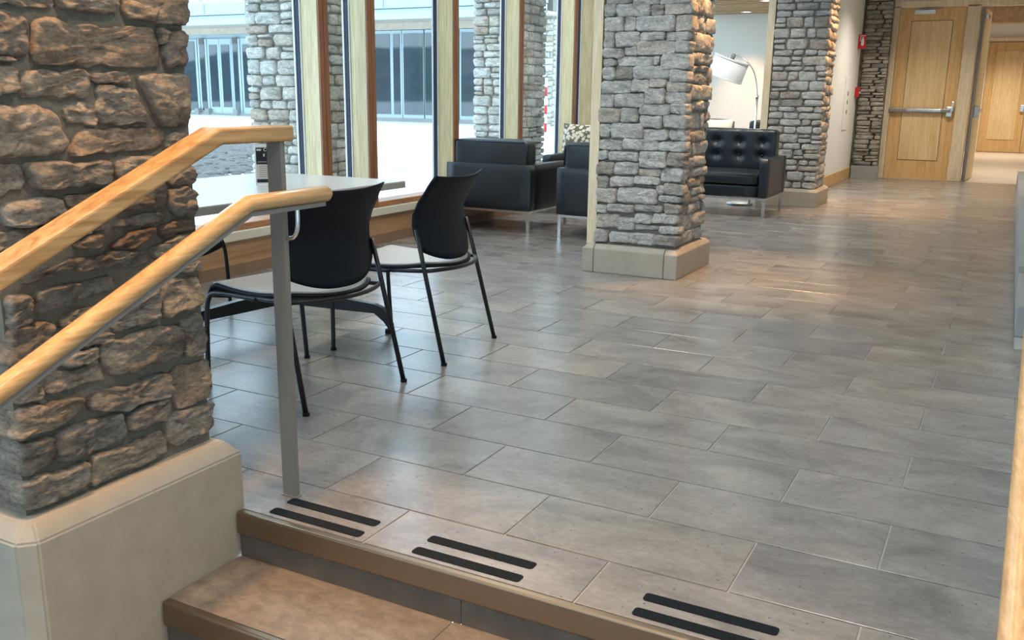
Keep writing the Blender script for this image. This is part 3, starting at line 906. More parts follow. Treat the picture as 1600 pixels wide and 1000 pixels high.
# rubble showing through the snow
bm = bmesh.new()
rnd = random.Random(61)
for _ in range(1500):
    t = rnd.random()
    x = -8.6 - 7.5*t + rnd.uniform(-.9, .9)
    y = 8.3 + 7.0*t + rnd.uniform(-1.7, 1.4)
    s = rnd.uniform(.03, .11)
    mm = Matrix.Translation((x, y, .16+.12*noise.noise(Vector((x*.15, y*.15, 0))))) @ Matrix.Rotation(rnd.uniform(0, 3), 4, 'Z') @ Matrix.Diagonal((s*1.5, s, s*.6, 1))
    bmesh.ops.create_icosphere(bm, subdivisions=1, radius=1, matrix=mm)
o = mesh_obj('rubble_bank', bm, 'rubble')
o['kind'] = 'stuff'; o['label'] = 'grey rubble poking through the snow outside the window'; o['category'] = 'rubble'
bm = bmesh.new()
tube(bm, smooth_path([(-7.4, 9.2, .12), (-7.8, 11.2, .14), (-8.5, 14.0, .16), (-9.2, 17, .17)], 2), .07, 8)
struct(mesh_obj('kerb', bm, 'snow', None, True), 'low kerb edge in the snow outside')

def outdoor_pillar(x0, x1, y0, y1, label, seed):
    cx, cy = (x0+x1)/2, (y0+y1)/2
    p = thing('stone_pillar', label, 'pillar', (cx, cy, 0))
    pillar_core(p, x0-cx+.02, x1-cx-.02, y0-cy+.02, y1-cy-.02, -.1, 4.8, 'mortar_pale')
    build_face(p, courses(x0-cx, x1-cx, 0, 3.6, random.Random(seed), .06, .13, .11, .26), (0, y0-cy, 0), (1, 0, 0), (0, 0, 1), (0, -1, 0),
               'stone_day_lit', seed, (.012, .03), .08, 16, .005, R3, .004)
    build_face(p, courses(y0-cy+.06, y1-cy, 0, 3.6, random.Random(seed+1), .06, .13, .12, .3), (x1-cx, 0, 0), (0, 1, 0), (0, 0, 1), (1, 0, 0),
               'stone_day_lit', seed+1, (.008, .02), .08, 14, .005, R3, .004)
    return p
outdoor_pillar(-5.62, -5.10, 5.95, 6.72, 'daylit-toned stone pillar outdoors behind the table and the upper handrail end', 71)
outdoor_pillar(-5.66, -5.10, 9.70, 10.45, 'daylit-toned stone pillar outdoors behind the armchair back', 73)

# wing across the courtyard
wing = thing('pavilion_building', 'glazed building wing with white frames and snowy roof across the courtyard', 'building', (-22, 30, 0))
def wpart(name, ext, mat, par=None):
    x0, x1, y0, y1, z0, z1 = ext
    return boxo(name, (x0+22, x1+22, y0-30, y1-30, z0, z1), mat, par or wing)
wpart('plinth', (-40, -14.9, 29.9, 31, -.1, .32), 'concrete_grey')
wpart('body', (-40, -14.9, 30.15, 38, .2, 4.1), 'wing_frame')
wpart('soffit', (-40, -13.6, 27.9, 30.2, 3.78, 3.86), 'soffit_wood')
wpart('header', (-40, -14.9, 29.95, 30.2, 3.54, 3.78), 'soffit_wood')
wpart('fascia', (-40, -13.6, 27.7, 27.95, 3.72, 4.05), 'wing_frame')
wpart('gutter', (-40, -13.5, 27.55, 27.8, 4.07, 4.48), 'fascia')
for k in range(12):
    wpart('fascia_joint', (-38.6+2.1*k, -38.56+2.1*k, 27.53, 27.56, 4.08, 4.47), 'concrete_grey')
bm = bmesh.new()
prof = [(-2.45, 4.48), (-2.3, 4.6), (8, 7.6), (8, 4.4)]
a = [bm.verts.new((-18, y, z)) for y, z in prof]
b2 = [bm.verts.new((8.5, y, z)) for y, z in prof]
for k in range(4):
    bm.faces.new((a[k], a[(k+1) % 4], b2[(k+1) % 4], b2[k]))
bm.faces.new(a); bm.faces.new(list(reversed(b2)))
bmesh.ops.recalc_face_normals(bm, faces=bm.faces)
mesh_obj('roof', bm, 'roof_snow', wing)
for k in range(6):
    x = -6.5+2.4*k
    tubeo('roof_rib', [(x, -2.2, 4.66), (x-2.5, 1.5, 5.75)], .05, 'fascia', wing, 6)
# glass: (x0, x1, is door leaf)
doors = [(-32.6, -31.30, 0), (-31.02, -30.73, 0), (-30.46, -30.02, 1), (-29.78, -29.32, 1), (-29.12, -28.86, 0),
         (-28.58, -28.20, 1), (-27.98, -27.55, 1), (-27.3, -27.0, 0), (-26.7, -26.2, 1), (-26.0, -25.5, 1), (-25.2, -24.8, 0), (-24.5, -23.2, 0)]
wins = [(-22.9, -22.2), (-22.0, -21.17), (-21.02, -20.72), (-20.55, -19.69), (-19.59, -18.75), (-18.6, -18.25), (-18.03, -16.6), (-16.45, -15.2)]
for x0, x1, leaf in doors:
    f = wpart('door_leaf' if leaf else 'window', (x0-.11, x1+.11, 30.02, 30.1, .24, 3.36), 'wing_frame')
    wpart('pane', (x0, x1, 29.995, 30.03, .58 if leaf else .42, 3.12 if leaf else 3.28), 'glass_dark', f)
for x0, x1 in wins:
    f = wpart('window', (x0-.07, x1+.07, 30.02, 30.1, .24, 3.52), 'wing_frame')
    wpart('pane', (x0, x1, 29.995, 30.03, .46, 3.40), 'glass_dark', f)
for x in (-31.2, -30.6, -28.98):
    wpart('post_foot', (x-.12, x+.12, 29.8, 30.0, .15, .5), 'concrete_grey')
for x in (-30.88, -28.99):
    wpart('brick_inset', (x-.13, x+.13, 29.98, 30.05, 3.15, 3.4), 'rubble')
cx, cy = -14.45, 29.4
p = thing('stone_pillar', 'distant daylit-toned stone pier at the end of the courtyard building', 'pillar', (cx, cy, 0))
pillar_core(p, -.45, .55, -.4, .6, 0, 4.4, 'mortar_pale')
build_face(p, courses(-.47, .57, .1, 3.7, random.Random(81), .12, .24, .2, .5, .02), (0, -.42, 0), (1, 0, 0), (0, 0, 1), (0, -1, 0), 'stone_day_lit', 81, (.02, .05), .08, 10, .006, R3)
build_face(p, courses(-.35, .6, .1, 3.7, random.Random(82), .12, .24, .2, .5, .02), (.57, 0, 0), (0, 1, 0), (0, 0, 1), (1, 0, 0), 'stone_day_lit', 82, (.02, .05), .08, 10, .006, R3)
mk = thing('marker_stake', 'red and white snow marker stake standing outside by the pier', 'stake', (-9.45, 19.45, 0))
for k in range(8):
    tubeo('band', [(0, 0, .2*k), (0, 0, .2*k+.2)], .035, 'red_plastic' if k % 2 == 0 else 'white_plastic', mk, 8)
# wooded ridge beyond the courtyard, mirrored in the glass doors
bm = bmesh.new()
ridge = []
for k in range(61):
    x = -150+4.2*k
    h = 9.4+2.0*noise.noise(Vector((x*.013, 0, 0)))+.7*noise.noise(Vector((x*.3, 5, 0)))
    ridge.append((bm.verts.new((x, -66, -1)), bm.verts.new((x, -76, h*.6)), bm.verts.new((x, -92, h)), bm.verts.new((x, -120, -1))))
for a, b_ in zip(ridge, ridge[1:]):
    for k in range(3):
        bm.faces.new((a[k], a[k+1], b_[k+1], b_[k]))
bmesh.ops.recalc_face_normals(bm, faces=bm.faces)
struct(mesh_obj('hill', bm, 'hill', None, True), 'dark wooded ridge beyond the courtyard')

# ------------------------------------------------------------------ handrails
def rail_assembly(px, side, label):
    """px: x of the post line; side: +1 round rail towards +x, -1 towards -x"""
    root = thing('stair_handrail', label, 'handrail', (px, 2.02, 0))
    Y = lambda y: y-2.02
    boxo('post', (-.025, .025, -.009, .009, 0, 1.068), 'steel_painted', root)
    bm = bmesh.new(); box(bm, -.030, .030, -.014, .014, 0, .004, .001); mesh_obj('base_plate', bm, 'steel_painted', root)
    boxo('post', (-.025, .025, Y(.50), Y(.518), -.438, .43), 'steel_painted', root)
    # upper timber rail: rounded rectangle swept along level - slope - level
    path = [(2.055, 1.09), (1.785, 1.09), (.62, .53), (.40, .43)]
    path[2] = (.62, 1.09-.425*(1.785-.62)); path[3] = (.38, path[2][1])
    sec = rounded_rect(-.037, .037, -.022, .022, .009, 3)
    bm = bmesh.new()
    rings = []
    for i, (y, z) in enumerate(path):
        d0 = Vector((path[i][0]-path[i-1][0], path[i][1]-path[i-1][1])).normalized() if i else None
        d1 = Vector((path[i+1][0]-path[i][0], path[i+1][1]-path[i][1])).normalized() if i < 3 else None
        d0 = d0 or d1; d1 = d1 or d0
        t = (d0+d1).normalized()
        k = 1/max(.5, t.dot(d1))
        nrm = Vector((t.y, -t.x)) if t.x < 0 else Vector((-t.y, t.x))
        if nrm.y < 0: nrm = -nrm
        rings.append([bm.verts.new((a, Y(y)+nrm.x*b_*k, z+nrm.y*b_*k)) for a, b_ in sec])
    n = len(sec)
    for A, B in zip(rings, rings[1:]):
        for k in range(n):
            bm.faces.new((A[k], A[(k+1) % n], B[(k+1) % n], B[k]))
    bm.faces.new(rings[0]); bm.faces.new(list(reversed(rings[-1])))
    bmesh.ops.recalc_face_normals(bm, faces=bm.faces)
    mesh_obj('upper_rail', bm, 'oak_rail', root)
    # lower round rail with a flat steel bar underneath
    lx = side*.07
    z0 = .916
    zl = z0-.427*(1.825-.62)
    pts = [(lx, Y(2.162), z0), (lx, Y(2.158), z0), (lx, Y(2.145), z0), (lx, Y(1.825), z0), (lx, Y(.62), zl), (lx, Y(.38), zl)]
    bm = bmesh.new(); tube(bm, pts, [.008, .016, .0235, .0235, .0235, .0235], 20)
    bmesh.ops.recalc_face_normals(bm, faces=bm.faces)
    mesh_obj('lower_rail', bm, 'oak_rail_round', root, True)
    bm = bmesh.new()
    for (ya, za), (yb, zb) in (((2.13, z0), (1.827, z0)), ((1.827, z0), (.62, zl))):
        vs_ = []
        for y, z in ((ya, za), (yb, zb)):
            for x, dz in ((-.012, -.034), (.012, -.034), (.012, -.021), (-.012, -.021)):
                vs_.append(bm.verts.new((lx+x, Y(y), z+dz)))
        for k in range(4):
            bm.faces.new((vs_[k], vs_[(k+1) % 4], vs_[4+(k+1) % 4], vs_[4+k]))
        bm.faces.new(vs_[3::-1]); bm.faces.new(vs_[4:])
    bmesh.ops.recalc_face_normals(bm, faces=bm.faces)
    mesh_obj('support_bar', bm, 'steel_painted', root)
    tubeo('bracket', smooth_path([(side*.025, .0, .795), (side*.055, .0, .80), (lx, .0, .83), (lx, .0, .885)], 2), .006, 'chrome', root, 8)
    return root
rail_assembly(-1.82, 1, 'oak handrail pair on a flat grey steel post by the stone pillar')
rail_assembly(.147, -1, 'oak handrail running down the right edge of the stairs')

# ------------------------------------------------------------------ grip strips on the top step
strip_where = [('left', -1.80), ('middle', -1.298), ('right', -.667), ('far right', -.03)]
for nm, x0 in strip_where:
    for row, yc in (('rear', 1.988), ('front', 1.912)):
        bm = bmesh.new()
        prism(bm, rounded_rect(0, .328, -.0185, .0185, .010, 4), 0, .0016)
        o = mesh_obj('grip_strip', bm, 'grip_black')
        o.location = (x0, yc, .0002)
        tag(o, 'black anti-slip strip on the top step, %s strip of the %s pair' % (row, nm), 'grip strip', 'anti-slip strips on the top step')

# ------------------------------------------------------------------ table
table = thing('cafe_table', 'white rectangular cafe table with black pedestal base by the window', 'table', (-3.37, 3.36, 0))
bm = bmesh.new()
prism(bm, rounded_rect(-.49, .49, -.86, .86, .02, 3), .707, .738)
mesh_obj('edge_band', bm, 'table_edge', table)
bm = bmesh.new()
prism(bm, rounded_rect(-.488, .488, -.858, .858, .02, 3), .738, .744)
mesh_obj('tabletop', bm, 'table_white', table)
cx, cy = .06, .34
tubeo('column', [(cx, cy, .10), (cx, cy, .70)], .035, 'tube_black', table, 14)
boxo('top_plate', (cx-.2, cx+.2, cy-.2, cy+.2, .695, .707), 'tube_black', table)
for ang in (11, 256, 134):
    a = math.radians(ang)
    u = Vector((math.cos(a), math.sin(a), 0)); w = Vector((-u.y, u.x, 0))
    bm = bmesh.new()
    secs = [(0.0, .115, .19, .022), (.30, .105, .17, .02), (.52, .10, .148, .017), (.57, .06, .13, .015), (.60, .02, .075, .014), (.605, .018, .03, .014)]
    rings = []
    for s, zb, zt, hw in secs:
        c = Vector((cx, cy, 0)) + u*s
        rings.append([bm.verts.new((*(c-w*hw).xy, zb)), bm.verts.new((*(c+w*hw).xy, zb)), bm.verts.new((*(c+w*hw).xy, zt)), bm.verts.new((*(c-w*hw).xy, zt))])
    for A, B in zip(rings, rings[1:]):
        for k in range(4):
            bm.faces.new((A[k], A[(k+1) % 4], B[(k+1) % 4], B[k]))
    bm.faces.new(rings[0]); bm.faces.new(rings[-1])
    bmesh.ops.recalc_face_normals(bm, faces=bm.faces)
    arm = mesh_obj('base_arm', bm, 'tube_black', table)
    bm = bmesh.new(); e = Vector((cx, cy, 0))+u*.595
    lathe(bm, [(0, .02), (.02, .02), (.022, 0), (0, 0)], 12, e)
    mesh_obj('glide', bm, 'plastic_black', arm)

# ------------------------------------------------------------------ sign on the table
sign = thing('table_sign', 'clear acrylic table sign with a black and beige printed card', 'sign', (-3.30, 3.60, .744), math.radians(50))
bm = bmesh.new(); box(bm, -.062, .062, -.003, .003, .0, .205); mesh_obj('holder', bm, 'white_plastic', sign)
bm = bmesh.new(); box(bm, -.055, .055, -.035, .035, 0, .004); mesh_obj('foot', bm, 'white_plastic', sign)
bm = bmesh.new(); box(bm, -.056, .056, -.0045, -.0032, .105, .188); top_c = mesh_obj('card_top', bm, 'print_black', sign)
bm = bmesh.new(); box(bm, -.056, .056, -.0045, -.0032, .032, .104); low_c = mesh_obj('card_bottom', bm, 'print_paper', sign)
bm = bmesh.new(); box(bm, -.056, .056, -.0045, -.0032, .014, .031); mesh_obj('card_footer', bm, 'print_black', sign)
def text_mesh(body, size, mat, parent, loc, rot):
    cu = bpy.data.curves.new('lettering', 'FONT')
    cu.body = body
    cu.size = size
    cu.extrude = .0003
    tmp = bpy.data.objects.new('lettering_source', cu)
    COL.objects.link(tmp)
    bpy.context.view_layer.update()
    me = bpy.data.meshes.new_from_object(tmp.evaluated_get(bpy.context.evaluated_depsgraph_get()))
    bpy.data.objects.remove(tmp)
    me.materials.clear(); me.materials.append(MATS[mat])
    o = bpy.data.objects.new('lettering', me)
    COL.objects.link(o)
    o.parent = parent
    o.location = loc
    o.rotation_euler = rot
    return o
text_mesh('CO', .022, 'print_white', top_c, (-.019, -.0048, .170), (PI/2, 0, 0))
bm = bmesh.new(); box(bm, -.052, -.030, -.0052, -.0045, .172, .181); mesh_obj('small_print', bm, 'print_paper', top_c)
bm = bmesh.new(); box(bm, -.05, -.004, -.0052, -.0045, .114, .120); mesh_obj('small_print', bm, 'print_grey', top_c)
bm = bmesh.new(); box(bm, -.021, -.013, -.0052, -.0045, .143, .158, .002); mesh_obj('emblem', bm, 'print_paper', top_c)
for k in range(6):
    bm = bmesh.new(); box(bm, -.044, .03+.002*(k % 3), -.0052, -.0045, .043+.010*k, .0455+.010*k); mesh_obj('print_line', bm, 'print_grey', low_c)

# ------------------------------------------------------------------ cafe chairs
def make_chair(label):
    t = thing('cafe_chair', label, 'chair', (0, 0, 0), 0, 'black cafe chairs around the table')
    # backrest shell
    NS, NT = 16, 14
    bm = bmesh.new()
    def prof(z):
        k = [(.455, .118), (.55, .152), (.62, .171), (.67, .172), (.72, .150), (.80, .100), (.86, .058)]
        for (a, xa), (b_, xb) in zip(k, k[1:]):
            if z <= b_ or (b_, xb) == k[-1]:
                f = (z-a)/(b_-a)
                f = f*f*(3-2*f)*.35 + f*.65
                return xa+(xb-xa)*f
    def pt(s, tt, off):
        zl = .452 + .05*abs(s)**2.6
        zh = .838 + .014*s*s
        z = zl+(zh-zl)*tt
        hw = .252 + .004*math.sin(PI*min(1, tt*1.15)) - .014*tt*tt
        if tt < .2: hw -= .03*(1-tt/.2)**2
        x = prof(z) - .050*(1-s*s)
        return Vector((x-off, s*hw, z))
    for off in (0, .009):
        pass
    A = [[bm.verts.new(pt(-1+2*i/NS, j/NT, 0)) for j in range(NT+1)] for i in range(NS+1)]
    B = [[bm.verts.new(pt(-1+2*i/NS, j/NT, .010)) for j in range(NT+1)] for i in range(NS+1)]
    for i in range(NS):
        for j in range(NT):
            bm.faces.new((A[i][j], A[i+1][j], A[i+1][j+1], A[i][j+1]))
            bm.faces.new((B[i][j], B[i][j+1], B[i+1][j+1], B[i+1][j]))
    for i in range(NS):
        bm.faces.new((A[i][0], B[i][0], B[i+1][0], A[i+1][0]))
        bm.faces.new((A[i][NT], A[i+1][NT], B[i+1][NT], B[i][NT]))
    for j in range(NT):
        bm.faces.new((A[0][j], A[0][j+1], B[0][j+1], B[0][j]))
        bm.faces.new((A[NS][j], B[NS][j], B[NS][j+1], A[NS][j+1]))
    bmesh.ops.recalc_face_normals(bm, faces=bm.faces)
    mesh_obj('backrest', bm, 'plastic_black', t, True)
    # seat: black pan with a grey pad on top
    def seat(name, z_off, th, shrink, mat):
        bm = bmesh.new()
        N, Mx = 14, 16
        def p(s, f, dz):
            xr = .035+shrink + .085*abs(s)**2.2
            xf = .655-shrink - .02*s*s
            x = xr+(xf-xr)*f
            z = .438 - .016*math.sin(PI*min(1, f*1.1)) + .012*s*s*(1-f)
            if x > .565:
                q = (x-.565)/.09
                z -= .085*q*q
                x -= .02*q*q
            hw = (.232-shrink) + .008*math.sin(PI*f)
            if f < .12: hw -= .02*(1-f/.12)**2
            return Vector((x, s*hw, z+z_off+dz))
        T = [[bm.verts.new(p(-1+2*i/N, j/Mx, 0)) for j in range(Mx+1)] for i in range(N+1)]
        U = [[bm.verts.new(p(-1+2*i/N, j/Mx, -th)) for j in range(Mx+1)] for i in range(N+1)]
        for i in range(N):
            for j in range(Mx):
                bm.faces.new((T[i][j], T[i][j+1], T[i+1][j+1], T[i+1][j]))
                bm.faces.new((U[i][j], U[i+1][j], U[i+1][j+1], U[i][j+1]))
        for i in range(N):
            bm.faces.new((T[i][0], T[i+1][0], U[i+1][0], U[i][0]))
            bm.faces.new((T[i][Mx], U[i][Mx], U[i+1][Mx], T[i+1][Mx]))
        for j in range(Mx):
            bm.faces.new((T[0][j], U[0][j], U[0][j+1], T[0][j+1]))
            bm.faces.new((T[N][j], T[N][j+1], U[N][j+1], U[N][j]))
        bmesh.ops.recalc_face_normals(bm, faces=bm.faces)
        return mesh_obj(name, bm, mat, t, True)
    seat('seat', 0, .014, 0, 'plastic_black')
    o = seat('seat_pad', .007, .008, .012, 'seat_grey')
    o['label'] = 'light grey seat pad'
    for s in (-1, 1):
        leg = tubeo('leg', [(0, s*.276, .0), (.105, s*.262, .43), (.150, s*.254, .61)], .0105, 'tube_black', t)
        bm = bmesh.new(); lathe(bm, [(0, .012), (.014, .012), (.014, 0), (0, 0)], 10, (0, s*.276, 0)); mesh_obj('glide', bm, 'plastic_black', leg)
        leg = tubeo('leg', smooth_path([(.30, s*.238, .408), (.545, s*.240, .405), (.60, s*.245, .385), (.607, s*.255, .30), (.600, s*.272, 0)], 2), .0105, 'tube_black', t)
        bm = bmesh.new(); lathe(bm, [(0, .012), (.014, .012), (.014, 0), (0, 0)], 10, (.6, s*.272, 0)); mesh_obj('glide', bm, 'plastic_black', leg)
    rp = [(.30, -.238, .408), (.16, -.243, .412), (.105, -.255, .42)]
    rear = [(.10-.085*(1-(k/8-1)**2)+.0, -.245+.49*k/16, .423) for k in range(17)]
    tubeo('seat_frame', [(.31, -.236, .410), (.2, -.240, .416)]+rear+[(.2, .240, .416), (.31, .236, .410)], .0095, 'tube_black', t)
    return t
ch = make_chair('black cafe chair nearest the steps, behind the steel handrail post')
ch.location = (-2.22, 2.88, 0); ch.rotation_euler = (0, 0, math.radians(172.2))
dup(ch, (-2.186, 3.724, 0), math.radians(184.6), 'black cafe chair standing farther from the steps, in front of the armchair')
dup(ch, (-4.40, 3.50, 0), math.radians(3), 'black cafe chair across the table against the window, mostly hidden by the stone pillar')

# ------------------------------------------------------------------ leather seating
def soft_box(name, ext, mat, parent, bulge=.02, bev=.025, n=10, tuft=None):
    """cushion: subdivided box with rounded edges and bulging faces; tuft=(face axis sign y, cols, rows, depth)"""
    x0, x1, y0, y1, z0, z1 = ext
    bm = bmesh.new()
    bmesh.ops.create_cube(bm, size=2)
    bmesh.ops.subdivide_edges(bm, edges=list(bm.edges), cuts=n, use_grid_fill=True)
    cx, cy, cz = (x0+x1)/2, (y0+y1)/2, (z0+z1)/2
    hx, hy, hz = (x1-x0)/2, (y1-y0)/2, (z1-z0)/2
    for v in bm.verts:
        u, w, q = v.co
        # spread samples, then pull in edges
        px_, py_, pz_ = u*hx, w*hy, q*hz
        ax, ay, az = max(0, abs(px_)-(hx-bev)), max(0, abs(py_)-(hy-bev)), max(0, abs(pz_)-(hz-bev))
        L = math.sqrt(ax*ax+ay*ay+az*az)
        if L > bev:
            k = bev/L
            px_ = math.copysign(min(abs(px_), hx-bev)+ax*k, px_)
            py_ = math.copysign(min(abs(py_), hy-bev)+ay*k, py_)
            pz_ = math.copysign(min(abs(pz_), hz-bev)+az*k, pz_)
        b_ = bulge
        if abs(u) > .99: px_ += math.copysign(b_*.5*(1-w*w)*(1-q*q), u)
        if abs(w) > .99: py_ += math.copysign(b_*(1-u*u)*(1-q*q), w)
        if abs(q) > .99: pz_ += math.copysign(b_*(1-u**4)*(1-w*w), q)
        v.co = (cx+px_, cy+py_, cz+pz_)
    if tuft:
        for v in bm.verts:
            if v.co.y > cy+.3*hy:
                for bxp, bzp in tuft:
                    d2 = (v.co.x-bxp)**2+(v.co.z-bzp)**2
                    v.co.y -= .045*math.exp(-d2/.0022)
                    v.co.y -= .012*math.exp(-abs(v.co.x-bxp)/.012)
    return mesh_obj(name, bm, mat, parent, True)

def lounge(name, label, cat, w, h_back, loc, rotz, tufted, group):
    t = thing(name, label, cat, loc, rotz, group)
    hw, hd = w/2, .425
    arm = .095
    for sx in (-1, 1):
        for sy in (-1, 1):
            x, y = sx*(hw-.03), sy*(hd-.03)
            boxo('leg', (x-.014, x+.014, y-.014, y+.014, 0, .178), 'chrome', t)
    for sy in (-1, 1):
        boxo('frame_rail', (-hw+.016, hw-.016, sy*(hd-.03)-.014, sy*(hd-.03)+.014, .178, .20), 'chrome', t)
    for sx in (-1, 1):
        boxo('frame_rail', (sx*(hw-.03)-.014, sx*(hw-.03)+.014, -hd+.0445, hd-.0445, .178, .20), 'chrome', t)
    soft_box('back_panel', (-hw, hw, -hd, -hd+.10, .20, .605), 'leather', t, .004, .014, 7)
    for sx in (-1, 1):
        a, b_ = sorted((sx*hw, sx*(hw-arm)))
        soft_box('arm', (a, b_, -hd+.10, hd, .20, .605), 'leather', t, .004, .014, 7)
    soft_box('seat_base', (-hw+arm, hw-arm, -hd+.10, hd-.015, .20, .325), 'leather', t, .003, .012, 6)
    sc = soft_box('seat_cushion', (-hw+arm+.005, hw-arm-.005, -hd+.10, hd-.005, .328, .45), 'leather', t, .014, .028, 10)
    tubeo('piping', [(-hw+arm+.03, hd-.002, .436), (hw-arm-.03, hd-.002, .436)], .004, 'leather', sc, 6)
    if tufted:
        iw = w-2*arm
        n = max(2, round(iw/.25))
        bt = [(-iw/2+iw*(k+.5)/n, z) for k in range(n) for z in (.60, .745)]
        bc = soft_box('back_cushion', (-hw+arm-.02, hw-arm+.02, -.345, -.17, .44, h_back), 'leather', t, .012, .03, 42, bt)
        for bxp, bzp in bt:
            bm = bmesh.new()
            bmesh.ops.create_icosphere(bm, subdivisions=2, radius=.011, matrix=Matrix.Translation((bxp, -.205, bzp)) @ Matrix.Diagonal((1, .5, 1, 1)))
            mesh_obj('button', bm, 'leather', bc, True)
    else:
        bc = soft_box('back_cushion', (-hw+.055, hw-.055, -.40, -.20, .53, h_back), 'leather', t, .016, .032, 12)
        bc2 = None
        tubeo('piping', [(-hw+.075, -.395, h_back-.012), (hw-.075, -.395, h_back-.012)], .005, 'leather', bc, 6)
        tubeo('piping', [(-hw+.057, -.39, .62), (-hw+.057, -.392, h_back-.02)], .005, 'leather', bc, 6)
        tubeo('piping', [(hw-.057, -.39, .62), (hw-.057, -.392, h_back-.02)], .005, 'leather', bc, 6)
    return t
ARMG = 'black leather armchairs in the lounge'
a1 = lounge('armchair', 'black leather armchair seen from behind, next to the window', 'armchair', .87, .81, (-4.135, 7.76, 0), 0, False, ARMG)
a2 = dup(a1, (-3.0, 7.73, 0), 0, 'black leather armchair seen from behind, half hidden by the middle stone pillar')
a3 = dup(a1, (-3.87, 9.22, 0), PI, 'black leather armchair facing the camera with a patterned pillow, beyond the other armchairs')
so = lounge('sofa', 'black tufted leather sofa between the two grey stone pillars', 'sofa', 1.45, .875, (-2.885, 10.10, 0), PI, True, None)
a4 = lounge('armchair', 'small distant black armchair with a pillow, behind the sofa', 'armchair', .87, .90, (-3.95, 13.2, 0), PI, False, ARMG)
a5 = dup(a4, (-2.93, 13.2, 0), PI, 'small distant black armchair behind the sofa beside the lamp pole')
# pillows
def pillow(loc, rot, label, mat, s=.42):
    bm = bmesh.new()
    bmesh.ops.create_cube(bm, size=2)
    bmesh.ops.subdivide_edges(bm, edges=list(bm.edges), cuts=9, use_grid_fill=True)
    for v in bm.verts:
        u, w, q = v.co
        k = (1-abs(u)**3.0)*(1-abs(q)**3.0)
        v.co = (u*s/2*(1-.07*(1-q*q)), w*(.006+.065*k), q*s/2*(1-.07*(1-u*u)))
    o = mesh_obj('throw_pillow', bm, mat, None, True)
    o.location = loc; o.rotation_euler = rot
    return tag(o, label, 'pillow')
pillow((-4.07, 9.29, .69), (math.radians(-18), 0, math.radians(4)), 'cream and brown patterned throw pillow on the armchair by the window', 'pillow_print', .48)
pillow((-3.75, 13.24, .69), (math.radians(-18), 0, 0), 'pale throw pillow on the small distant armchair', 'print_paper', .48)

# ------------------------------------------------------------------ arc floor lamp
lamp = thing('arc_floor_lamp', 'chrome arc floor lamp with a tilted white drum shade', 'lamp', (-2.72, 10.82, 0))
bm = bmesh.new(); lathe(bm, [(0, 0), (.15, 0), (.15, .018), (.14, .024), (0, .03)], 32); mesh_obj('base', bm, 'chrome_satin', lamp, True)
tubeo('pole', [(.11, 0, .02), (.115, 0, .5), (.115, 0, 1.235)], .012, 'chrome', lamp, 10)
bm = bmesh.new(); lathe(bm, [(0, 0), (.018, 0), (.018, .04), (0, .04)], 14, (.115, 0, 1.20)); mesh_obj('joint', bm, 'chrome', lamp, True)
tubeo('arc', smooth_path([(.115, 0, 1.23), (.10, 0, 1.37), (.05, 0, 1.53), (-.06, 0, 1.645), (-.18, 0, 1.69)], 3), .008, 'chrome', lamp, 8)
cS = Vector((-.235, 0, 1.535)); axis = Vector((math.sin(math.radians(20)), 0, math.cos(math.radians(20))))
rotm = Matrix.Translation(cS) @ Matrix.Rotation(math.radians(20), 4, 'Y')
bm = bmesh.new(); lathe(bm, [(.205, -.115), (.2, .115), (.197, .115), (.202, -.115), (.205, -.115)], 36)
bmesh.ops.transform(bm, matrix=rotm, verts=bm.verts); mesh_obj('lamp_shade', bm, 'shade_fabric', lamp, True)
for zz in (-.112, .106):
    bm = bmesh.new(); lathe(bm, [(.2075, zz-.006), (.2075, zz+.012), (.2035, zz+.012), (.2035, zz-.006), (.2075, zz-.006)], 36)
    bmesh.ops.transform(bm, matrix=rotm, verts=bm.verts); mesh_obj('shade_trim', bm, 'white_plastic', lamp, True)
bm = bmesh.new()
for k in range(3):
    a = 2*PI*k/3
    tube(bm, [(0, 0, .07), (.2*math.cos(a), .2*math.sin(a), .105)], .004, 6)
bmesh.ops.transform(bm, matrix=rotm, verts=bm.verts); mesh_obj('shade_spider', bm, 'steel_painted', lamp)
bm = bmesh.new(); lathe(bm, [(0, .06), (.022, .06), (.026, .16), (.012, .17), (0, .17)], 14)
bmesh.ops.transform(bm, matrix=rotm, verts=bm.verts); mesh_obj('socket', bm, 'steel_painted', lamp, True)

# ------------------------------------------------------------------ wall devices
fa = thing('extinguisher_sign', 'red projecting sign with a white fire extinguisher symbol on the cream wall', 'sign', (-2.235, 15.36, 2.06))
bm = bmesh.new(); box(bm, -.0, .115, -.004, .004, -.105, .105); mesh_obj('plate', bm, 'red_plastic', fa)
bm = bmesh.new(); prism(bm, rounded_rect(.045, .085, -.06, .045, .018, 4), .004, .006)
bmesh.ops.rotate(bm, verts=bm.verts, matrix=Matrix.Rotation(PI/2, 3, 'X')); mesh_obj('symbol', bm, 'white_plastic', fa)
bm = bmesh.new(); box(bm, .055, .075, -.006, -.004, .045, .06); box(bm, .028, .082, -.006, -.004, .058, .066); box(bm, .026, .034, -.006, -.004, .005, .06); mesh_obj('symbol_hose', bm, 'white_plastic', fa)
bm = bmesh.new(); box(bm, .012, .103, -.006, -.004, .082, .09); mesh_obj('label_strip', bm, 'white_plastic', fa)
ps = thing('pull_station', 'small red fire alarm pull station below the red sign', 'pull station', (-2.235, 15.56, 1.32))
bm = bmesh.new(); box(bm, 0, .06, -.06, .06, -.075, .075, .006, 2); mesh_obj('housing', bm, 'red_plastic', ps)
bm = bmesh.new(); box(bm, .06, .072, -.045, .045, -.02, .01, .003); mesh_obj('handle', bm, 'white_plastic', ps)
ap = thing('access_panel', 'tall narrow cream access panel on the wall left of the red pull station', 'panel', (-2.235, 14.75, 1.15))
